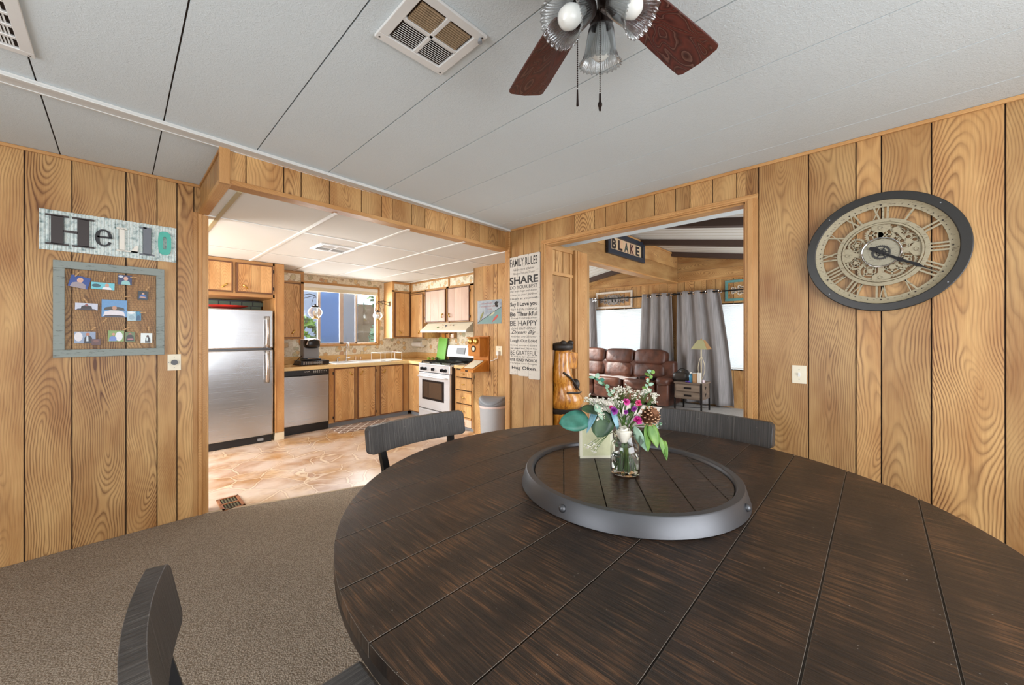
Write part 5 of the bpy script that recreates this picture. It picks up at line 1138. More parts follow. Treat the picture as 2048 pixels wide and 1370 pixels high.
# carved bear
t = thing('carved_animal_figure', 'chainsaw-carved varnished wooden animal figure on a stump inside the doorway', 'sculpture', (3.26, 2.36, 0)); bx_, by_ = 3.26, 2.36
def barkprof(b, prof, wob, n=40, cx=bx_, cy=by_, mi=0):
    vs = []; m = len(prof)
    for j, (r, z, ox) in enumerate(prof):
        for i in range(n): a = 2*PI*i/n; rr = .85*r*(1+wob*math.sin(5*a+z*9)+wob*.6*math.sin(11*a-z*21)); vs.append((cx+ox+rr*math.cos(a), cy+rr*math.sin(a)*.95, z))
    fs = [(j*n+i, j*n+(i+1) % n, (j+1)*n+(i+1) % n, (j+1)*n+i) for j in range(m-1) for i in range(n)]+[tuple(range(n-1, -1, -1)), tuple((m-1)*n+i for i in range(n))]
    b.add(vs, fs, mi=mi)
b = MB(); barkprof(b, [(.19, .005, 0), (.195, .2, 0), (.185, .4, .0), (.18, .52, 0), (.19, .565, 0)], .02); b.build('stump', 'bear', t, smooth=True, ang=80)
b = MB(); barkprof(b, [(.185, .555, 0), (.20, .575, 0), (.205, .60, 0), (.19, .615, 0)], .04); b.build('bark_ring', 'beardark', t, smooth=True)
b = MB(); barkprof(b, [(.19, .61, .0), (.215, .66, .01), (.205, .73, .0), (.15, .80, -.03), (.125, .86, -.05), (.14, .92, -.06), (.115, 1.0, -.07), (.10, 1.08, -.07), (.095, 1.17, -.065), (.10, 1.21, -.06), (.05, 1.23, -.06)], .02); b.build('body', 'bear', t, smooth=True, ang=80)
b = MB(); b.tube([(bx_-.15, by_-.08, .99), (bx_-.08, by_-.125, .93), (bx_+.0, by_-.125, .86), (bx_+.06, by_-.13, .79)], [.010, .012, .010, .008], 8); b.tube([(bx_-.13, by_-.115, .785), (bx_, by_-.16, .775), (bx_+.11, by_-.12, .77)], [.009, .011, .008], 8); b.build('burnt_band', 'beardark', t, smooth=True)
b = MB(); b.ball((bx_-.06, by_, 1.245), 1, .115, .105, .05, 18, e=.8); b.ball((bx_+.0, by_-.06, 1.285), .035, 1, 1, .8); b.ball((bx_-.11, by_-.05, 1.285), .035, 1, 1, .8); b.build('crest', 'beardark', t, smooth=True, ang=80)
b = MB(); T_ = Matrix.Translation((bx_+.08, by_-.01, 1.10)) @ Matrix.Rotation(.12, 4, 'Y'); b.box(-.10, -.055, -.09, .05, .055, .085, 'x', T=T_); b.build('snout', 'bear', t, bevel=.012, seg=3, smooth=True)
b = MB(); b.ball((bx_+.09, by_-.06, .845), .05, 1, .9, 1.2, 16); b.build('cub_head', 'beardark', t, smooth=True)
b = MB(); b.ball((bx_+.145, by_-.04, .82), .026, 1, .9, 1.1, 12); b.build('cub_nose', 'bear', t, smooth=True)
# ================================================================ DINING TABLE, TRAY, CHAIRS
TC = (1.42, .72); TR = 1.071; ZT = .76
t = thing('dining_table', 'large round dark sawn-wood dining table filling the foreground', 'table', (TC[0], TC[1], 0))
b = MB(); ys = [-.36, -.325, -.11, .10, .305, .515, .735, .94, 1.176, 1.385, 1.6, 1.80]
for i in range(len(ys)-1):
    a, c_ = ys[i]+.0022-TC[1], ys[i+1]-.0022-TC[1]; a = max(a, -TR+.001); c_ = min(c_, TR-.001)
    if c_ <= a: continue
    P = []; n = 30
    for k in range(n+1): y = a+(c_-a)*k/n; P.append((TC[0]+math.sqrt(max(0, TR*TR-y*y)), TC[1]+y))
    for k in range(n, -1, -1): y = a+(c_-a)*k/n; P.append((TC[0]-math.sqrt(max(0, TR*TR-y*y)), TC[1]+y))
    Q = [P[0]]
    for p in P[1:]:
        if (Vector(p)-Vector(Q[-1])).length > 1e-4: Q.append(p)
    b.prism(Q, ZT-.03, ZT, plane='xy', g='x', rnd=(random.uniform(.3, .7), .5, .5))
tt = b.build('tabletop', ['table', plain('worn_board_edge', '#8a8379', .4)], t, bevel=.0022, seg=2); tt.modifiers['b'].material = 1  # window glints along the seams, painted as a pale colour on the bevels
b = MB(); b.lathe([(0, -.062), (TR-.006, -.062), (TR-.001, -.056), (TR-.001, -.028), (TR-.004, -.004), (0, -.004)], TC[0], TC[1], ZT, 128); b.build('apron_ring', 'tableside', t, smooth=True)
b = MB(); b.lathe([(0, .0), (.30, .0), (.30, .05), (.16, .09), (.12, .2), (.12, .5), (.2, .62), (.34, .695), (0, .695)], TC[0], TC[1], .004, 40); b.build('pedestal', 'tableside', t, smooth=True)
SC = (1.466, .748); SZ = ZT
t = thing('lazy_susan', 'round lazy susan tray with grey metal rim in the middle of the table', 'lazy susan', (SC[0], SC[1], SZ))
b = MB(); 
nr = [-.143-.14*k for k in range(-4, 6)]; nn = Vector((-.592, .806)); uu = Vector((.806, .592)); r0 = .384; c0 = SC[0]*nn.x+SC[1]*nn.y
ed = sorted([c0-r0]+[v for v in nr if abs(v-c0) < r0-.01]+[c0+r0])
for i in range(len(ed)-1):
    a, c_ = ed[i]+.0015-c0, ed[i+1]-.0015-c0; P = []; n = 20
    for k in range(n+1): y = a+(c_-a)*k/n; x = math.sqrt(max(1e-9, r0*r0-y*y)); P.append((SC[0]+uu.x*x+nn.x*y, SC[1]+uu.y*x+nn.y*y))
    for k in range(n, -1, -1): y = a+(c_-a)*k/n; x = -math.sqrt(max(1e-9, r0*r0-y*y)); P.append((SC[0]+uu.x*x+nn.x*y, SC[1]+uu.y*x+nn.y*y))
    b.prism(P, SZ+.034, SZ+.051, plane='xy', rnd=(random.uniform(.3, .7), .5, .5))
b.build('board', 'susanwood', t, bevel=.001)
b = MB(); b.lathe([(0, .002), (.383, .002), (.383, .034), (0, .034)], SC[0], SC[1], SZ, 64); b.build('base_disc', 'blackm', t)
b = MB(); b.lathe([(.435, .001), (.438, .004), (.421, .060), (.417, .064), (.395, .064), (.391, .061), (.386, .048), (.385, .004), (.435, .001)], SC[0], SC[1], SZ, 128); b.build('metal_rim', 'susanmetal', t, smooth=True, ang=30)
for aa in (178, -89, 0, 90):
    a = R_(aa); b = MB(); b.ball((SC[0]+.430*math.cos(a), SC[1]+.430*math.sin(a), SZ+.034), .0135, 1, 1, 1, 12); b.build('rivet', 'susanmetal', t, smooth=True)
def leaf_mesh(b, base, d, nrm, L, W, curl=.2, mi=0, round_=False, fold=.15):
    d = Vector(d).normalized(); nrm = Vector(nrm); nrm = (nrm-d*nrm.dot(d)).normalized(); s_ = d.cross(nrm); base = Vector(base)
    def fn(u, v):
        wv = (math.sin(PI*min(1, v**(.8 if round_ else .75)))**(.55 if round_ else .8))*W/2; x = (u-.5)*2*wv
        return tuple(base+d*(L*v*(1-.1*curl*v))+s_*x+nrm*(-curl*L*v*v+abs(u-.5)*2*wv*fold))
    b.grid(fn, 4, 10, mi)
# chairs
def chair(label, loc, rz, first=None):
    if first is not None: return dup(first, loc, rz, label)
    t = thing('dining_chair', label, 'chair', (0, 0, 0), 'dark wood chairs around the table')
    # local: faces +y (towards the table), seat centre at origin
    Rr = 1.15; hw = .325
    def slab(y_in, th, z0, z1):
        b = MB(); n = 24; vs = []
        amax = math.asin(hw/Rr)
        prof = []  # rounded end outline in (s, z)
        rc = .028; S = amax
        out = []
        n = 36; m5 = [0, .05, .12, .22, .36, .55, .8, 1.0]; eS = rc/Rr; out = [-S+eS*q for q in m5]+[-S+eS+(2*S-2*eS)*(i+1)/22 for i in range(21)]+[S-eS*q for q in reversed(m5)]; n = len(out)-1
        vs = []
        for a in out:
            e = min(1, (S-abs(a))*Rr/rc) if rc else 1; dz = rc*(1-math.sqrt(max(0, 1-(1-max(0, e))**2)))
            for (rr, z) in ((Rr, z0+dz), (Rr+th, z0+dz), (Rr+th, z1-dz), (Rr, z1-dz)):
                tl = (z-(z0+z1)/2)*.18
                vs.append((rr*math.sin(a), -rr*math.cos(a)+Rr+y_in-tl, z))
        fs = []
        for i in range(n):
            for e in range(4): fs.append((i*4+e, (i+1)*4+e, (i+1)*4+(e+1) % 4, i*4+(e+1) % 4))
        fs += [(0, 1, 2, 3), (n*4+3, n*4+2, n*4+1, n*4)]
        b.add(vs, fs, rnd=(.5, .5, .5)); return b
    slab(-.20, .034, .725, .872).build('backrest', 'chairwood', t, bevel=.004, seg=2, smooth=True, ang=50)
    b = MB(); 
    for i in range(2): b.box(-.22+i*.221, -.20, .44, -.001+i*.22, .23, .47, 'y', rnd=(.4+.2*i, .5, .5))
    b.build('seat', 'chairwood', t, bevel=.014, seg=3, smooth=True)
    for s_ in (-1, 1):
        b = MB(); P0 = Vector((s_*.20, .17, .44)); P1 = Vector((s_*.23, .21, 0.006))
        b.tube([P0, P1], [.022, .016], 4); b.build('leg', 'blackm', t)
        b = MB(); T_ = Matrix.Identity(4); b.tube([(s_*.235, -.285, .006), (s_*.215, -.19, .44), (s_*.225, -.165, .62), (s_*.245, -.205, .80)], [.018, .026, .026, .022], 4); b.build('leg', 'blackm', t)
    b = MB(); b.box(-.21, -.19, .405, .21, .20, .44); b.build('seat_frame', 'blackm', t, bevel=.004)
    t.location = loc; t.rotation_euler = (0, 0, rz); return t
# ---- chairs: slab inner face sits .20 behind the seat centre
ch0 = chair('dark chair on the kitchen side of the table, in front of the carpet edge', (1.262, 1.815, 0), R_(180))
chair('dark chair between the table and the doorway to the living room', (2.415, .755, 0), R_(90), ch0)
chair('dark chair cut off by the lower left foreground, turned towards the table', (.245, .83, 0), R_(-90), ch0)
# ================================================================ BOUQUET ON THE TRAY
JX, JY, JZ = 1.443, .746, SZ+.0515
TD = JX*FW.x+JY*FW.y
def B(px, py, dd=0): return atd(px, py, TD+dd)
t = thing('glass_jar', 'clear glass jar of water holding the bouquet on the tray', 'jar', (JX, JY, JZ))
b = MB(); b.lathe([(0, 0), (.050, 0), (.057, .006), (.059, .02), (.059, .105), (.054, .125), (.044, .138), (.044, .158), (.047, .161), (.047, .165), (.041, .165), (.041, .137), (.051, .122), (.0555, .104), (.0555, .02), (.052, .008), (0, .007)], JX, JY, JZ, 40); b.build('glass', 'glass', t, smooth=True)
b = MB(); b.lathe([(0, .0075), (.0515, .0085), (.0550, .02), (.0550, .075), (0, .075)], JX, JY, JZ, 40); b.build('water', 'water', t, smooth=True)
b = MB(); m_ = Matrix.Translation((JX, JY, JZ+.06)) 
for k in range(3): a = math.atan2(-FW.y, -FW.x)+.1*k-.02; b.bar((0, 0), (.004 if k != 1 else -.004, .022), .003, 0, .001, T=m_ @ frame((.0592*math.cos(a), .0592*math.sin(a), 0), (-math.sin(a), math.cos(a), 0), (math.cos(a), math.sin(a), 0)))
b.build('embossed_mark', 'glass', t)
base_pt = lambda: Vector((JX+random.uniform(-.03, .03), JY+random.uniform(-.03, .03), JZ+.014))
neck = lambda: Vector((JX+random.uniform(-.02, .02), JY+random.uniform(-.02, .02), JZ+.16))
def stem(b, tip, r=.0022, mi=0, nk=None):
    p0 = base_pt(); p1 = nk or neck(); tip = Vector(tip); mid = (p1+tip)/2+Vector((0, 0, .015)); b.tube([p0, (p0+p1)/2, p1, mid, tip], r, 6, mi)
    return p1, mid
# round eucalyptus leaves, left
t = thing('eucalyptus_branch', 'large round blue-green eucalyptus leaves hanging out to the left of the jar', 'leaf branch', (JX, JY, JZ+.02))
b = MB(); hub = B(1180, 822, -.02); stem(b, hub, .0028); st = b.build('stem', 'stemb', t, smooth=True)
up = Vector((0, 0, 1)); cf = -FW
for (px, py, qx, qy, W_, mt, nrm, cu) in ((1178, 838, 1122, 846, .085, 'leafteal', cf+up*.5, .05), (1200, 822, 1166, 816, .06, 'leafdark', cf*.6+up, .1), (1196, 812, 1172, 862, .028, 'leafblue', cf+RT*-1, .1), (1213, 822, 1196, 872, .095, 'leafdark', cf+up*.3, .08), (1222, 812, 1240, 862, .03, 'leafblue', cf+RT*.6, .1), (1190, 808, 1206, 838, .03, 'leafpale', cf+RT*.3, .1)):
    p, q_ = B(px, py, -.02), B(qx, qy, -.05); b = MB(); leaf_mesh(b, p, q_-p, nrm, (q_-p).length*1.06, W_, cu, round_=W_ > .05, fold=.08); b.build('leaf', mt, t, smooth=True, solid=.0008, ang=80)
t = thing('leaf_branch', 'green oval leaves hanging out to the right of the jar', 'leaf branch', (JX, JY, JZ+.02))
b = MB(); hub = B(1275, 838, -.02); stem(b, hub, .0028); b.tube([hub, B(1310, 850, -.02), B(1320, 872, -.03)], .002, 6); b.build('stem', 'stemb', t, smooth=True)
for (px, py, qx, qy, W_, mt, nrm, cu) in ((1268, 852, 1292, 902, .035, 'leafpale', cf+RT*-.5, .1), (1292, 848, 1300, 902, .04, 'leafgreen', cf+RT*.5, .1), (1300, 846, 1316, 894, .045, 'leafgreen', cf+up*.3, .1), (1284, 842, 1306, 852, .03, 'leafgreen', up, .1), (1318, 872, 1336, 920, .024, 'leafgreen', cf+RT*.3, .1), (1288, 860, 1282, 890, .025, 'leafdark', cf, .1), (1330, 880, 1334, 918, .016, 'leafgreen', cf-RT*.3, .0)):
    p, q_ = B(px, py, -.02), B(qx, qy, -.05); b = MB(); leaf_mesh(b, p, q_-p, nrm, (q_-p).length*1.05, W_, cu, round_=W_ > .05, fold=.1); b.build('leaf', mt, t, smooth=True, solid=.0008, ang=80)
# small-leaf eucalyptus sprigs
def sprig(label, pts, lr, mats):
    t = thing('eucalyptus_sprig', label, 'sprig', (JX, JY, JZ+.02)); P = [B(*p) for p in pts]
    b = MB(); stem(b, P[0], .002); b.tube(P, .0016, 6); b.build('stem', 'stem', t, smooth=True)
    for i in range(len(P)-1):
        for k in range(3):
            q_ = P[i].lerp(P[i+1], (k+.3)/3); d = (P[i+1]-P[i]).normalized(); sd = Vector((random.uniform(-1, 1), random.uniform(-1, 1), random.uniform(-.2, .4)))+RT*(1.2 if k % 2 else -1.2)
            b = MB(); leaf_mesh(b, q_, sd+d*.5, cf+up*random.uniform(0, 1), lr*random.uniform(.8, 1.2), lr*random.uniform(.6, .9), .1, round_=True); b.build('leaf', random.choice(mats), t, smooth=True, solid=.0006, ang=80)
sprig('eucalyptus sprig rising from the upper left of the bouquet', [(1225, 792), (1217, 780), (1206, 766), (1196, 758), (1187, 754)], .021, ['leafpale', 'leafteal', 'leafpale'])
sprig('tallest eucalyptus sprig, rising at the upper right of the bouquet', [(1293, 790), (1296, 776), (1298, 762), (1300, 748), (1304, 741)], .021, ['leafpale', 'leafpale', 'leafgreen'])
sprig('short eucalyptus sprig at the right edge under the pine cone', [(1290, 850), (1305, 856), (1314, 852), (1324, 846)], .016, ['leafpale', 'leafteal'])
sprig('eucalyptus foliage in the middle of the bouquet above the white rose', [(1248, 850), (1252, 835), (1262, 822), (1272, 812)], .02, ['leafgreen', 'leafpale', 'leafdark'])
# baby's breath
def gyp(label, cx, cy, rx, ry, n, grp=None, dd=0, dried=False):
    t = thing('babys_breath_sprig', label, 'flower sprig', (JX, JY, JZ+.02), grp); b = MB(); f = MB(); root = B(cx*.5+1250*.5, cy*.45+865*.55 if not dried else cy-25, dd*.3)
    p1, mid = stem(b, root, .0013)
    for k in range(n):
        a = random.uniform(0, 2*PI); r = math.sqrt(random.random()); q_ = B(cx+rx*r*math.cos(a), cy+ry*r*math.sin(a), dd+random.uniform(-.04, .04))
        b.tube([root, root.lerp(q_, .6)+Vector((0, 0, .004)), q_], .0006, 4)
        for m in range(4):
            o_ = Vector((random.gauss(0, 1), random.gauss(0, 1), random.gauss(0, 1)))*.0028; f.ball(tuple(q_+o_), random.uniform(.0022, .0036), 1, 1, .8, 6)
    b.build('stem', 'stem', t); f.build('blossoms', 'petal', t, smooth=True)
G = None
gyp('white babys breath sprig farthest left in the bouquet', 1182, 798, 14, 8, 14)
gyp('white babys breath sprig left of center, over the dark leaves', 1202, 806, 16, 10, 16)
gyp('white babys breath sprig at the top left center of the bouquet', 1236, 785, 18, 12, 30, dd=.01)
gyp('white babys breath sprig at the top center of the bouquet', 1250, 778, 12, 9, 18, dd=.03)
gyp('white babys breath sprig at the top right center of the bouquet', 1272, 789, 15, 9, 22, dd=.0)
gyp('white babys breath sprig right of center below the tall eucalyptus', 1296, 786, 14, 10, 20, dd=.01)
gyp('white babys breath sprig farthest right, above the pine cone', 1310, 796, 9, 10, 16)
gyp('white babys breath sprig low on the left in front of the dark leaves', 1201, 832, 8, 10, 8, dd=-.06)
gyp('white babys breath sprig in the center among magenta flowers', 1228, 800, 16, 10, 18, dd=-.02)
gyp('thin dried babys breath sprig drooping in front of the cream card', 1185, 893, 14, 12, 12, dd=-.03, dried=True)
# carnations
def bloom(label, px, py, r, mt, dd=-.03):
    t = thing('carnation', label, 'flower', (JX, JY, JZ+.02)); c_ = B(px, py, dd); b = MB(); stem(b, c_, .0018); b.build('stem', 'stem', t, smooth=True)
    b = MB()
    for ring_, n in ((0, 5), (1, 7), (2, 8)):
        for k in range(n):
            a = 2*PI*k/n+ring_*.4; tilt = .25+.38*ring_; ax_ = (cf+up*.5+RT*random.uniform(-.2, .2)).normalized(); e1 = ax_.orthogonal().normalized(); e2 = ax_.cross(e1)
            d = ax_*math.cos(tilt*1.5)+(e1*math.cos(a)+e2*math.sin(a))*math.sin(tilt*1.5); leaf_mesh(b, c_, d, ax_, r*random.uniform(.85, 1.1), r*.9, .1+.1*ring_, round_=True, fold=.35)
    b.build('petals', mt, t, smooth=True, ang=80)
for a_ in (('bright magenta flower at the top center of the bouquet', 1252, 804, .016, 'magenta'), ('pink flower right of center near the top of the bouquet', 1277, 806, .014, 'pink'), ('purple flower at the left of the bouquet', 1228, 821, .017, 'purple', -.05), ('dark magenta flower in the middle right of the bouquet', 1268, 818, .013, 'purple'), ('magenta flower touching the left side of the pine cone', 1276, 840, .019, 'magenta', -.05), ('small dark purple flower in the middle of the bouquet', 1252, 824, .010, 'purple'), ('small pink flower lower left of the magenta flower by the cone', 1222, 814, .009, 'pink')): bloom(*a_)
# white rose
t = thing('rose', 'white rose at the front of the jar rim', 'flower', (JX, JY, JZ+.1)); c_ = B(1247, 868, -.055); b = MB(); stem(b, c_-Vector((0, 0, .02)), .0025); b.build('stem', 'stem', t, smooth=True)
for k in range(9):
    a = k*2.4; rr = .007+.0018*k; b = MB()
    def fn(u, v, a=a, rr=rr): th = a+(u-.5)*2.6; r = rr*(.55+.75*math.sin(v*PI*.55))+.004*v*v; return (c_.x+r*math.cos(th), c_.y+r*math.sin(th), c_.z-.034+.066*v*(1-.10*abs(u-.5)*2)-.002*k*v)
    b.grid(fn, 8, 8); b.build('petal', 'petal', t, smooth=True, solid=.0008, ang=80)
# pine cone
t = thing('pine_cone', 'brown pine cone at the right side of the bouquet', 'pine cone', (JX, JY, JZ+.15)); c_ = B(1299, 832, -.05); ax_ = (cf*.7+up*.45+RT*.35).normalized(); e1 = ax_.orthogonal().normalized(); e2 = ax_.cross(e1)
b = MB(); b.tube([c_-ax_*.03, c_+ax_*.015], [.018, .006], 12); b.build('core', 'cone', t, smooth=True)
b = MB()
for k in range(46):
    f_ = k/46; a = k*2.39996; ro = .006+.03*math.sin(PI*(.12+.88*(1-f_))*.75); p = c_+ax_*(-.03+.05*f_)+(e1*math.cos(a)+e2*math.sin(a))*.008; d = (e1*math.cos(a)+e2*math.sin(a))*1.0+ax_*(.25+.9*f_); d.normalize()
    leaf_mesh(b, p, d, ax_, ro*1.0, .019, -.3, mi=0, round_=True, fold=-.1); b.ball(tuple(p+d*ro*.93+ax_*.002), .0042, 1, 1, .6, 6, mi=1)
b.build('scales', ['cone', 'conelite'], t, smooth=True, ang=80); b = MB(); stem(b, c_-ax_*.03, .002); b.build('stem', 'stemb', t)
# bare stems with leaves inside the jar (dark foliage)
t = thing('foliage_stem', 'bundle of dark green leafy stems standing in the jar water', 'stem', (JX, JY, JZ+.02))
for k in range(5):
    b = MB(); p = base_pt(); q_ = neck(); b.tube([p, q_], .0026, 6); b.build('stem', 'stem', t, smooth=True)
for k in range(9):
    b = MB(); p = Vector((JX, JY, 0))-RT*.035-FW*.01+Vector((random.uniform(-.012, .02), random.uniform(-.012, .012), JZ+.03+.013*k)); leaf_mesh(b, p, RT*random.uniform(-1, .2)+up*.4, cf, .028, .013, .2); b.build('leaf', 'leafdark', t, smooth=True, ang=80)
# card
t = thing('greeting_card', 'cream greeting card standing on the tray behind the jar', 'card', (1.58, .97, JZ)); pa, pb = onz(1160, 917, JZ), onz(1226, 916, JZ); pa.z = pb.z = JZ
U_ = (pb-pa).normalized(); N_ = Vector((-FW.x, -FW.y, 0)); N_ = (N_-U_*N_.dot(U_)).normalized(); m_ = frame(pa, U_, N_); W_ = (pb-pa).length
b = MB(m_); b.box(0, 0, 0, W_, .0008, .155, T=Matrix.Rotation(R_(4), 4, 'X')); fl = b.build('front_leaf', 'paperc', t)
b = MB(m_); b.box(0, 0, 0, W_, .0008, .155, T=Matrix.Translation((0, -.028, 0)) @ Matrix.Rotation(R_(-6), 4, 'X')); b.build('back_leaf', 'paperc', t)
b = MB(m_); b.box(.012, .0012, .012, W_-.012, .0016, .143, T=Matrix.Rotation(R_(4), 4, 'X')); b.build('printed_panel', plain('pale_green_print', '#dcdcb4', .6, var=.15, vscale=40), fl)
# ================================================================ CEILING FAN
FX, FY = .89, .535
t = thing('ceiling_fan', 'dark bronze ceiling fan with mahogany blades and ribbed glass lamps', 'ceiling fan', (FX, FY, ZC))
b = MB(); b.lathe([(0, 0), (.085, 0), (.085, -.02), (.07, -.04), (0, -.04)], FX, FY, ZC, 36); b.build('ceiling_canopy', 'bronze', t, smooth=True)
b = MB(); b.lathe([(0, 0), (.06, 0), (.115, -.02), (.125, -.06), (.115, -.10), (.07, -.12), (0, -.12)], FX, FY, ZC-.012, 40); b.build('motor_housing', 'bronze', t, smooth=True)
b = MB(); b.lathe([(0, 0), (.05, 0), (.06, -.015), (.062, -.05), (.045, -.07), (.02, -.08), (0, -.085)], FX, FY, ZC-.115, 36); b.build('light_kit_hub', 'bronze', t, smooth=True)
ZB = 2.345
for k in range(5):
    a = R_(63.5-72*k); T_ = Matrix.Translation((FX, FY, ZB)) @ Matrix.Rotation(a, 4, 'Z') @ Matrix.Rotation(R_(-9), 4, 'X')
    P = [(.16, -.05), (.18, -.058), (.46, -.072), (.528, -.073), (.540, -.062), (.548, 0), (.540, .062), (.528, .073), (.46, .072), (.18, .058), (.16, .05)]
    b = MB(); b.prism(P, -.004, .004, plane='xy', g='x', T=T_); bl = b.build('blade', 'blade', t, bevel=.0015)
    b = MB(); b.prism([(.08, -.018), (.15, -.015), (.22, -.035), (.24, 0), (.22, .035), (.15, .015), (.08, .018)], .005, .010, plane='xy', T=T_); b.build('blade_iron', 'bronze', bl, bevel=.002)
for k, (th, tlt, rpx, rpy, rt) in enumerate(((40, 12, 1200, 130, 1.17), (172, 50, 1122, 42, .985), (-84, 50, 1286, 20, .99))):
    a = R_(th); Rm = Matrix.Rotation(a, 4, 'Z') @ Matrix.Rotation(-R_(tlt), 4, 'Y'); rc_ = atd(rpx, rpy, rt); o3 = rc_-Rm @ Vector((0, 0, -.14)); T_ = Matrix.Translation(o3) @ Rm; px_, py_, zz = o3
    b = MB(); b.lathe([(0, .01), (.016, .008), (.03, -.006), (.034, -.02), (.034, -.038), (.030, -.038), (.030, -.02), (0, -.016)], n=32, T=T_); b.tube([(FX, FY, 2.36), ((FX+px_)/2, (FY+py_)/2, max(2.36, zz)+.012), tuple(T_ @ Vector((0, 0, .0)))], .012, 10); sk = b.build('lamp_socket', 'bronze', t, smooth=True)
    b = MB(); n = 192; prof = [(.029, -.022), (.036, -.045), (.041, -.075), (.0455, -.105), (.054, -.128), (.064, -.14)]
    vs = []
    for i in range(n):
        aa = 2*PI*i/n; kk = 1+.03*math.cos(48*aa)
        for j, (r, z) in enumerate(prof): vs.append((r*(kk if j else 1)*math.cos(aa), r*(kk if j else 1)*math.sin(aa), z-(.0022*math.cos(24*aa) if j == 5 else 0)))
    m = len(prof); b.add(vs, [(i*m+e, ((i+1) % n)*m+e, ((i+1) % n)*m+e+1, i*m+e+1) for i in range(n) for e in range(m-1)], T=T_)
    gs = b.build('glass_shade', 'fanglass', t, smooth=True, solid=.0016, ang=80)
    b = MB(); b.lathe([(0, -.03), (.013, -.03), (.016, -.05), (.026, -.075), (.030, -.095), (.026, -.116), (.014, -.127), (0, -.13)], n=24, T=T_); b.build('bulb', plain('opal_bulb%d' % k, '#dcdcd6', .25, var=.01), t, smooth=True)
def chain(x, y, z0, z1, kind):
    b = MB(); n = int((z0-z1)/.0052)
    for i in range(n): b.ball((x, y, z0-i*.0052), .0021, n=6)
    c = b.build('pull_chain', 'bronze', t)
    b = MB()
    if kind: 
        b.tube([(x, y, z1), (x-.006, y-.004, z1-.02), (x-.008, y-.006, z1-.035), (x, y, z1-.046), (x+.008, y+.006, z1-.035), (x+.006, y+.004, z1-.02)], .0028, 8, closed=True)
        b.ball((x, y, z1-.03), .006, 1, 1, 1.6)
    else: b.tube([(x, y, z1), (x, y, z1-.045)], [.002, .0035], 8)
    b.build('pendant', 'bronze', c, smooth=True)
p = onz(1155, 212, 2.02); chain(p.x, p.y, 2.37, 2.065, False)
p = onz(1200, 221, 2.0); chain(p.x, p.y, 2.37, 2.046, True)
# ================================================================ WALL CLOCK
CY, CZ, CR = -.014, 1.833, .327
t = thing('wall_clock', 'large round black-rimmed clock with open gears and roman numerals', 'clock', (XR-.02, CY, CZ)); m_ = frame((XR, CY, CZ), YU, NX)
M['patina'] = painted('aged_cream_metal', '#9f957b', '#54412b', 40)
M['clockrim'] = plain('charcoal_rim', '#2a2825', .36, .2)
b = MB(m_); b.ring(0, 0, .283, CR, .02, .05, 96); rm = b.build('outer_rim', 'clockrim', t, bevel=.004)
for aa in (135, 225, 45, -38):
    b = MB(m_); b.ring(.308*math.cos(R_(aa)), .308*math.sin(R_(aa)), 0, .003, .05, .052, 8); b.build('screw', 'greyplastic', rm)
b = MB(m_); 
vs = []; n = 96
for i in range(n):
    c_, s_ = math.cos(2*PI*i/n), math.sin(2*PI*i/n)
    for r, y in ((.284, .045), (.268, .028), (.250, .024), (.250, .018), (.284, .018)): vs.append((r*c_, y, r*s_))
b.add(vs, [(i*5+e, i*5+(e+1) % 5, ((i+1) % n)*5+(e+1) % 5, ((i+1) % n)*5+e) for i in range(n) for e in range(5)])
for k in range(60): a = 2*PI*k/60; b.ring(.262*math.cos(a), .262*math.sin(a), 0, .0022 if k % 5 else .004, .024, .029, 6, 1)
b.build('outer_track', ['patina', 'hingem'], t, smooth=True)
b = MB(m_); b.ring(0, 0, .166, .186, .018, .028, 80); b.ring(0, 0, .155, .164, .016, .032, 80); b.build('inner_track', 'patina', t, bevel=.0015)
NUM = ['XII', 'I', 'II', 'III', 'IIII', 'V', 'VI', 'VII', 'VIII', 'IX', 'X', 'XI']
for h, s in enumerate(NUM):
    wds = {'I': .018, 'V': .034, 'X': .034}; tw = sum(wds[c] for c in s); a = -2*PI*h/12; T_ = Matrix.Rotation(-a*-1 if False else 0, 4, 'Y'); x = -tw/2; b = MB(m_)
    ca, sa = math.cos(-2*PI*h/12), math.sin(-2*PI*h/12)   # rotate clockwise
    rot = lambda p: (p[0]*ca-p[1]*sa, p[0]*sa+p[1]*ca)
    z0, z1 = .184, .254
    for c in s:
        w_ = wds[c]; m0 = x+w_/2
        if c == 'I': b.bar(rot((m0, z0)), rot((m0*1.05, z1)), .009, .018, .026)
        if c == 'V': b.bar(rot((m0, z0)), rot((x+.004, z1)), .0085, .018, .026); b.bar(rot((m0, z0)), rot((x+w_-.004, z1)), .005, .018, .026)
        if c == 'X': b.bar(rot((x+w_-.005, z0)), rot((x+.005, z1)), .0085, .018, .026); b.bar(rot((x+.005, z0)), rot((x+w_-.005, z1)), .005, .018, .0255)
        x += w_
    b.build('numeral', 'patina', t)
def gear(x, z, r, teeth, sp, y0=.012, y1=.02, hub=.25, mat='patina'):
    b = MB(m_); b.ring(x, z, r*.74, r*.92, y0, y1, teeth=teeth, td=r*.10); b.ring(x, z, 0, r*hub, y0, y1+.003, 20); b.ring(x, z, r*.42, r*.52, y0, y1, 24)
    for k in range(sp): a = 2*PI*k/sp+x*20; b.bar((x+r*.2*math.cos(a), z+r*.2*math.sin(a)), (x+r*.78*math.cos(a), z+r*.78*math.sin(a)), r*.14, y0, y1)
    b.build('gear', mat, t)
gear(-.005, .098, .062, 30, 6); gear(.095, .02-.07, .045, 24, 5, .010, .018); gear(-.045, -.098, .052, 26, 4, .010, .018); gear(.045, -.085, .055, 28, 5, .008, .016); gear(.075, .105, .035, 18, 4, .008, .016); gear(-.10, .055, .040, 22, 5, .008, .016); gear(-.105, -.045, .040, 22, 5, .008, .016)
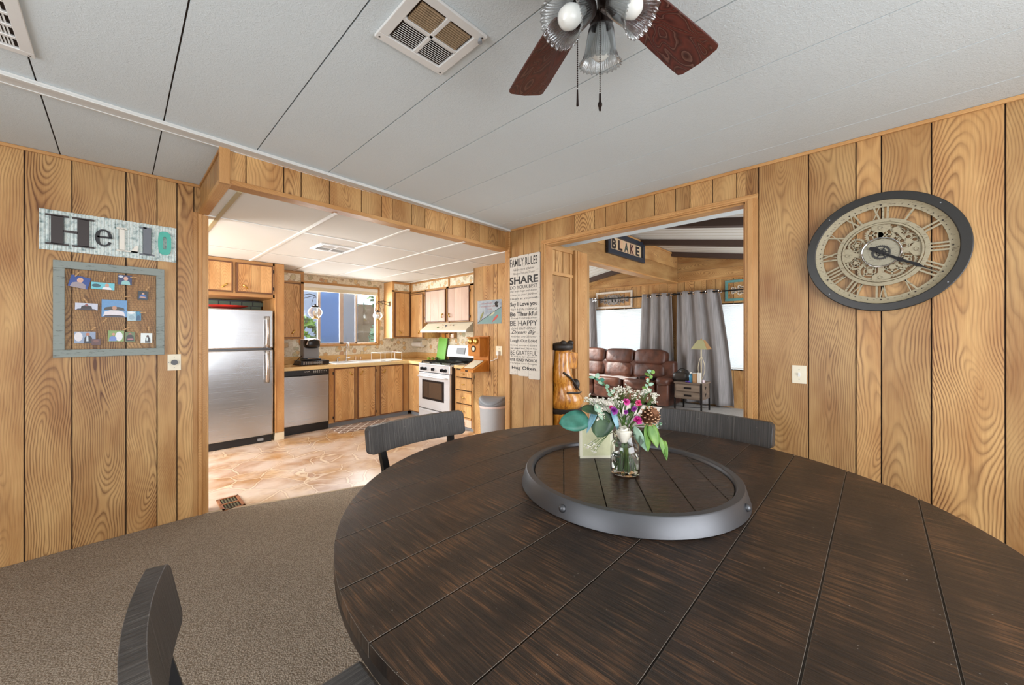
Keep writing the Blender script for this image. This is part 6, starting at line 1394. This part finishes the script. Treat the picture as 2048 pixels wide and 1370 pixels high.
def plateh(x, z, r, hs, nm='holed_plate'):
    b = MB(m_); 
    for k in range(hs): a = 2*PI*k/hs+.3; b.ring(x+r*.55*math.cos(a), z+r*.55*math.sin(a), r*.20, r*.36, .012, .019, 16)
    b.ring(x, z, 0, r*.28, .012, .021, 16); b.ring(x, z, r*.86, r, .012, .019, 28); b.build(nm, 'patina', t)
plateh(.105, .045, .045, 5); plateh(-.075, .005-.0, .03, 4)
for aa, L_ in ((0, 1), (90, 1), (180, 1), (270, 1)):
    a = R_(aa); b = MB(m_); c_, s_ = math.cos(a), math.sin(a); q_ = lambda u, v: (u*c_-v*s_, u*s_+v*c_)
    b.prism([q_(.078, -.012), q_(.11, -.012), q_(.125, -.035), q_(.157, -.04), q_(.157, .04), q_(.125, .035), q_(.11, .012), q_(.078, .012)], .014, .023); b.ring(*q_(.137, 0), .006, .011, .023, .027, 16); b.build('bridge_plate', 'patina', t, bevel=.001)
b = MB(m_); b.ring(.06, .115, .0, .016, .02, .026, 18); b.bar((.06, .115), (.088, .065), .014, .02, .025, w2=.010); b.ring(.088, .065, 0, .007, .02, .026, 12); b.build('lever', 'patina', t)
b = MB(m_); b.ring(0, 0, 0, .074, .019, .024, 48); b.ring(0, 0, 0, .05, .024, .0255, 40); b.build('center_disc', painted('aged_white_disc', '#99937f', '#4d4238', 60), t)
b = MB(m_); b.tube([(.08*math.cos(2*PI*i/48), .028, .08*math.sin(2*PI*i/48)) for i in range(48)], .004, 8, closed=True); b.build('center_ring', 'chrome', t, smooth=True)
gear(0, 0, .04, 32, 6, .0265, .029, .3, 'clockrim')
def hand(nm, ang, L_, tail, wd, y):
    a = R_(90-ang); c_, s_ = math.cos(a), math.sin(a); b = MB(m_); P = lambda u, v: (u*c_-v*s_, u*s_+v*c_)
    b.prism([P(-tail, -wd*1.1), P(-tail*.8, -wd*1.4), P(0, -wd*.7), P(L_*.45, -wd*.75), P(L_*.62, -wd*1.5), P(L_*.72, -wd*.4), P(L_, 0), P(L_*.72, wd*.4), P(L_*.62, wd*1.5), P(L_*.45, wd*.75), P(0, wd*.7), P(-tail*.8, wd*1.4), P(-tail, wd*1.1)], y, y+.002); b.build(nm, 'blackm', t)
hand('hour_hand', 124, .15, .045, .008, .031); hand('minute_hand', 122, .262, .055, .006, .034)
b = MB(m_); b.ring(0, 0, 0, .012, .024, .038, 20); b.build('center_cap', 'blackm', t)
plate('light_switch', 'cream light switch on the panelling left of the clock', 'switch', (XR, .3535, 1.1265), YU, NX, .073, .113, 'toggle')
plate('dimmer_switch', 'white plate with a black dial below the photo frame', 'switch', (.281, YL, 1.172), XU, NY, .074, .118, 'dial')
# ================================================================ FAMILY RULES SIGN
t = thing('family_rules_sign', 'tall whitewashed plank sign of family rules beside the doorway', 'sign', (XR-.01, 2.67, .93)); m_ = frame((XR, 2.893, .93), YU, NX)
b = MB(m_)
for (x0, x1, z0, z1) in ((0, .138, .012, 1.272), (.140, .292, .004, 1.279), (.294, .445, -.018, 1.279)):
    c = .012; b.prism([(x0+c, z0), (x1-c*.6, z0+.003), (x1, z0+c), (x1, z1-c*.5), (x1-c, z1), (x0+c*.7, z1-.003), (x0, z1-c), (x0, z0+c)], .004, .020)
b.build('planks', 'signboard', t, bevel=.0015)
b = MB(m_); b.box(.01, .001, .05, .435, .004, 1.24); b.box(-.0, .0035, .0, .008, .018, 1.25); b.build('backing', 'groove', t)
L = [('FAMILY RULES', 1.165, .085, 0.03, .012, .0), ('Help Each Other', 1.112, .03, .07, 0, .35), ('Always Tell the Truth', 1.072, .028, .07, 0, .35), ('SHARE', .975, .082, .02, .03, 0), ('DO YOUR BEST', .925, .036, .03, .008, 0), ('Pay with hugs and kisses', .887, .024, .03, 0, .3), ('Listen to your parents', .848, .026, .03, 0, .4), ('Laugh at yourself', .806, .028, .03, .008, .15),
     ('Say I Love you', .732, .055, .03, .032, 0), ('TRY NEW THINGS', .693, .026, .035, 0, 0), ('Be Thankful', .636, .046, .03, .026, 0), ('Show Compassion', .602, .024, .04, 0, .1), ('BE HAPPY', .535, .055, .03, .008, 0), ('Love Each Other', .497, .026, .05, 0, .5), ('Dream Big', .440, .045, .05, .014, .45), ('Respect one another', .408, .02, .04, 0, .4),
     ('Laugh Out Loud', .352, .042, .035, .016, 0), ('Know you are loved', .316, .02, .035, 0, .1), ('Say please and Thank You', .284, .02, .035, .012, .2), ('BE GRATEFUL', .226, .046, .035, .003, 0), ('ALWAYS BE HONEST', .200, .016, .04, 0, 0), ('USE KIND WORDS', .158, .03, .03, .03, 0), ('Forgive and Forget', .126, .02, .035, 0, .1), ('Hug Often', .062, .046, .055, .022, 0)]
b = MB(m_)
for (s, z, h, mg_, bo, sh) in L: text(b, s, mg_, z, .445-2*mg_, h, .0205, bold=bo, shear=sh)
b.build('lettering', plain('faded_black_paint', '#2c2a2a', .6), t)
# ================================================================ HELLO SIGN
t = thing('hello_sign', 'corrugated tin HELLO sign with mixed cut-out letters', 'sign', (-.025, YL-.01, 1.903)); m_ = frame((-.341, YL, 1.903), XU, NY); W_, H_ = .632, .25
b = MB(m_); n = 38*8
b.grid(lambda u, v: (W_*u, .012+.0035*math.sin(2*PI*38*u), H_*v), n, 1); b.box(0, .001, 0, W_, .008, H_); b.build('corrugated_panel', 'tin', t, smooth=True, ang=80)
def letter(P, col, nm, holes=None):
    b = MB(m_); 
    for q_ in P: b.prism(q_, .016, .026)
    b.build('letter', plain(nm, col, .5, var=.05), t)
def R4(x0, z0, x1, z1): return [(x0, z0), (x1, z0), (x1, z1), (x0, z1)]
hx0 = .026; 
letter([R4(hx0, .034, hx0+.095, .044), R4(hx0+.022, .04, hx0+.073, .215), R4(hx0, .211, hx0+.095, .222), R4(hx0+.108, .034, hx0+.203, .044), R4(hx0+.130, .04, hx0+.181, .215), R4(hx0+.108, .211, hx0+.203, .222), R4(hx0+.07, .118, hx0+.133, .132)], '#3a3332', 'dark_brown_letter')
b = MB(m_); cx, cz = .271, .113; vs = []
n = 40
for i in range(n+1):
    a = R_(8)+(R_(322))*i/n; th = .010+.012*abs(math.cos(a))*(1 if math.cos(a) < 0 else .5)
    ro = (.040*math.cos(a), .056*math.sin(a)); ri = ((.040-th)*math.cos(a), (.056-.009)*math.sin(a)); vs += [(cx+ri[0], .016, cz+ri[1]), (cx+ro[0], .016, cz+ro[1]), (cx+ro[0], .026, cz+ro[1]), (cx+ri[0], .026, cz+ri[1])]
b.add(vs, [(i*4+e, i*4+(e+1) % 4, (i+1)*4+(e+1) % 4, (i+1)*4+e) for i in range(n) for e in range(4)]+[(0, 3, 2, 1), (n*4, n*4+1, n*4+2, n*4+3)]); b.prism(R4(cx-.03, cz-.001, cx+.040, cz+.010), .016, .026); b.build('letter', plain('black_letter', '#26272a', .5), t)
letter([R4(.329, .037, .430, .046), R4(.342, .044, .368, .190), R4(.329, .186, .381, .196), [(.430, .037), (.434, .085), (.42, .085), (.398, .044), (.398, .037)]], '#e6e2d6', 'cream_letter')
letter([R4(.441, .213, .476, .222), R4(.458, .034, .498, .222), R4(.441, .027, .515, .037)], '#6d727a', 'grey_letter')
b = MB(m_); cx, cz = .569, .128; vs = []; n = 40; sg = lambda q, p: math.copysign(abs(q)**p, q)
for i in range(n):
    a = 2*PI*i/n; c_, s_ = sg(math.cos(a), .55), sg(math.sin(a), .7); vs += [(cx+.010*c_, .016, cz+.045*s_), (cx+.035*c_, .016, cz+.082*s_), (cx+.035*c_, .026, cz+.082*s_), (cx+.010*c_, .026, cz+.045*s_)]
b.add(vs, [(i*4+e, i*4+(e+1) % 4, ((i+1) % n)*4+(e+1) % 4, ((i+1) % n)*4+e) for i in range(n) for e in range(4)]); b.build('letter', plain('turquoise_letter', '#4fb3a2', .5), t)
# ================================================================ PHOTO BOARD
t = thing('chicken_wire_frame', 'distressed grey-green frame strung with chicken wire and pinned photos', 'picture frame', (-.03, YL-.01, 1.232)); m_ = frame((-.285, YL, 1.232), XU, NY); W_, H_ = .511, .61
b = MB(m_); f_ = .048
for q_, g_ in (((0, 0, W_, f_), 'x'), ((0, H_-f_, W_, H_), 'x'), ((0, f_, f_, H_-f_), 'z'), ((W_-.043, f_, W_, H_-f_), 'z')): b.box(q_[0], .002, q_[1], q_[2], .03, q_[3], g_)
b.build('frame', 'greyframe', t, bevel=.002)
b = MB(m_); cs = .0185; rows = int((H_-2*f_)/(cs*.87))+1; cols = int((W_-2*f_)/cs)+1
for r in range(rows):
    for c in range(cols):
        cx = f_+(c+.5*(r % 2))*cs; cz = f_+r*cs*.87; R0 = cs*.577
        if cx > W_-.045 or cz > H_-f_: continue
        pts = [(cx+R0*math.sin(R_(60*k)), cz+R0*math.cos(R_(60*k))) for k in range(4)]
        for k in range(3):
            if pts[k][0] < W_-.043 and pts[k+1][0] < W_-.043: b.bar(pts[k], pts[k+1], .0009, .012, .0130)
b.build('wire_mesh', plain('rusty_wire', '#5e5040', .5, .5), t)
# prints: (centre px, size px, tilt, label, ground colour, shapes)
PP = [
 ((159, 564), (.085, .075), -.22, 'blue-ground portrait of a person in a grey shirt, top left of the board', '#23458f', [('h', 0, .012, .017, '#d3a58c'), ('b', 0, -.02, .034, .018, '#9a8f96')]),
 ((206, 572), (.105, .045), -.03, 'wide turquoise photo of a person in sunglasses, top center of the board', '#6cc3cf', [('h', .018, .006, .012, '#c99a86'), ('b', .018, -.014, .022, .009, '#e4e2e4'), ('p', -.03, 0, .02, .012, '#2f5b66')]),
 ((250, 560), (.066, .066), -.02, 'photo of a long-haired person against dark blue, top right of the board', '#2b3b66', [('h', .004, .01, .014, '#d1a390'), ('b', .004, -.018, .022, .014, '#8fc5c4'), ('p', -.02, .022, .012, .008, '#c5cbd8')]),
 ((286, 591), (.052, .062), -.06, 'dark photo of a person in a blue t-shirt, right side of the board', '#1c2126', [('h', 0, .012, .008, '#c99878'), ('b', 0, -.006, .019, .014, '#2d62a8'), ('p', 0, -.012, .016, .004, '#c99878')]),
 ((173, 613), (.098, .044), -.02, 'wide photo of a dark motorcycle rider on a pale ground, left side of the board', '#c4c8d6', [('b', 0, -.006, .026, .014, '#2c2024'), ('h', 0, .01, .008, '#8f4a4a'), ('b', .0, -.018, .044, .005, '#3a3038')]),
 ((229, 617), (.118, .115), -.01, 'large photo of a person lying in white by a lake, center of the board', '#5f93c4', [('b', 0, .0, .05, .012, '#3e3a34'), ('b', 0, -.032, .052, .02, '#dcd7dc'), ('h', .0, .004, .014, '#b98a70'), ('b', .0, -.05, .05, .006, '#39303a')]),
 ((263, 632), (.044, .066), .05, 'pale blue cut-out picture of a bucket, right of the large photo', '#a8c3cc', [('p', 0, .022, .018, .008, '#e6e8ea'), ('p', 0, -.01, .014, .016, '#8fabb8')]),
 ((277, 632), (.026, .062), .0, 'narrow blue cut-out picture of a dressed figure, right of the bucket picture', '#2f7798', [('h', 0, .02, .009, '#2e8ab0'), ('b', 0, -.012, .01, .016, '#1d4f72')]),
 ((170, 675), (.092, .075), .0, 'wedding photo with a person in a dark suit, bottom left of the board', '#8b9bb4', [('p', -.028, .005, .018, .03, '#d9d6da'), ('h', .012, .02, .011, '#b4745a'), ('b', .014, -.012, .019, .024, '#22222a'), ('b', .010, -.006, .005, .018, '#c6d2dc')]),
 ((192, 684), (.040, .04), .0, 'small brown photo overlapping the wedding photo at its lower right', '#5b3a3a', [('p', .0, .006, .012, .008, '#7a5148')]),
 ((232, 672), (.075, .072), -.02, 'photo of a bride in white with a child, bottom center of the board', '#7d9a55', [('p', .014, -.002, .018, .032, '#dfe2e6'), ('h', -.012, .012, .009, '#c78f78'), ('b', -.014, -.018, .018, .016, '#6a86c4')]),
 ((260, 674), (.048, .068), .0, 'photo of a person in a black shirt, right of the bride photo', '#5f7344', [('h', 0, .018, .010, '#a0685a'), ('b', 0, -.006, .02, .022, '#231d22'), ('p', .002, -.014, .016, .003, '#c07a80')]),
 ((293, 676), (.058, .068), -.02, 'photo of a person in a tuxedo, bottom right corner of the board', '#dfe6e4', [('h', .006, .012, .009, '#5b4440'), ('b', .007, -.012, .014, .02, '#1d1d22'), ('p', .003, -.008, .004, .014, '#d9e4e4')]),
]
_mc = {}
def cm(c):
    if c not in _mc: _mc[c] = plain('print_ink_'+c[1:], c, .35, var=.12, vscale=80)
    return _mc[c]
for (pc, sz, tl, lb_, gc, shp) in PP:
    p = ony(pc[0], pc[1], YL-.02); T0 = Matrix.Translation((p.x, YL-.0165, p.z)) @ Matrix(((math.cos(tl), 0, -math.sin(tl), 0), (0, -1, 0, 0), (math.sin(tl), 0, math.cos(tl), 0), (0, 0, 0, 1)))
    zo = .001 if 'overlapping' in lb_ or 'narrow' in lb_ else 0
    b = MB(T0); mats = [cm(gc)]; w2, h2 = sz[0]/2, sz[1]/2; b.box(-w2, zo, -h2, w2, zo+.0006, h2)
    for k, s in enumerate(shp):
        mats.append(cm(s[-1])); y0 = zo+.0006+.0002*k
        if s[0] == 'h': P = [(s[1]+s[3]*.8*math.cos(2*PI*i/14), s[2]+s[3]*math.sin(2*PI*i/14)) for i in range(14)]
        elif s[0] == 'b': P = [(s[1]-s[3], max(-h2, s[2]-s[4])), (s[1]+s[3], max(-h2, s[2]-s[4])), (s[1]+s[3]*.85, s[2]+s[4]*.5), (s[1]+s[3]*.35, s[2]+s[4]), (s[1]-s[3]*.35, s[2]+s[4]), (s[1]-s[3]*.85, s[2]+s[4]*.5)]
        else: P = [(s[1]+s[3]*math.cos(2*PI*i/12), s[2]+s[4]*math.sin(2*PI*i/12)) for i in range(12)]
        P = [(max(-w2, min(w2, x)), max(-h2, min(h2, z))) for x, z in P]; b.prism(P, y0, y0+.0002, k+1)
    tag(b.build('photograph', mats), lb_, 'photo', 'photos pinned to the chicken wire board')
CP = [((154, 549), .5, 'clothespin above the blue portrait, top left of the board'), ((208, 558), .2, 'clothespin above the turquoise photo'), ((267, 555), 1.45, 'clothespin at the right of the long-haired portrait'), ((295, 577), .6, 'clothespin above the blue t-shirt photo'), ((171, 601), -.5, 'clothespin above the motorcycle photo'), ((255, 593), 1.4, 'clothespin at the upper right corner of the large lake photo'), ((210, 640), .5, 'clothespin under the lower left corner of the large lake photo'), ((286, 625), 1.5, 'clothespin at the right of the blue figure picture'), ((187, 657), .7, 'clothespin above the wedding photo'), ((253, 657), 1.0, 'clothespin above the bride photo'), ((297, 657), .05, 'clothespin above the tuxedo photo')]
for (pc, an, lb_) in CP:
    p = ony(pc[0], pc[1], YL-.02); T0 = Matrix.Translation((p.x, YL-.018, p.z)) @ Matrix(((math.cos(-an), 0, -math.sin(-an), 0), (0, -1, 0, 0), (math.sin(-an), 0, math.cos(-an), 0), (0, 0, 0, 1)))
    b = MB(T0); b.box(-.0035, .0025, -.016, .0035, .005, .016); b.box(-.0035, .0065, -.016, .0035, .009, .016); b.box(-.001, .0025, -.002, .001, .009, .002, mi=1); tag(b.build('clothespin', [plain('pin_wood', '#c39a6a', .6), 'hingem']), lb_, 'clothespin', 'clothespins on the chicken wire board')
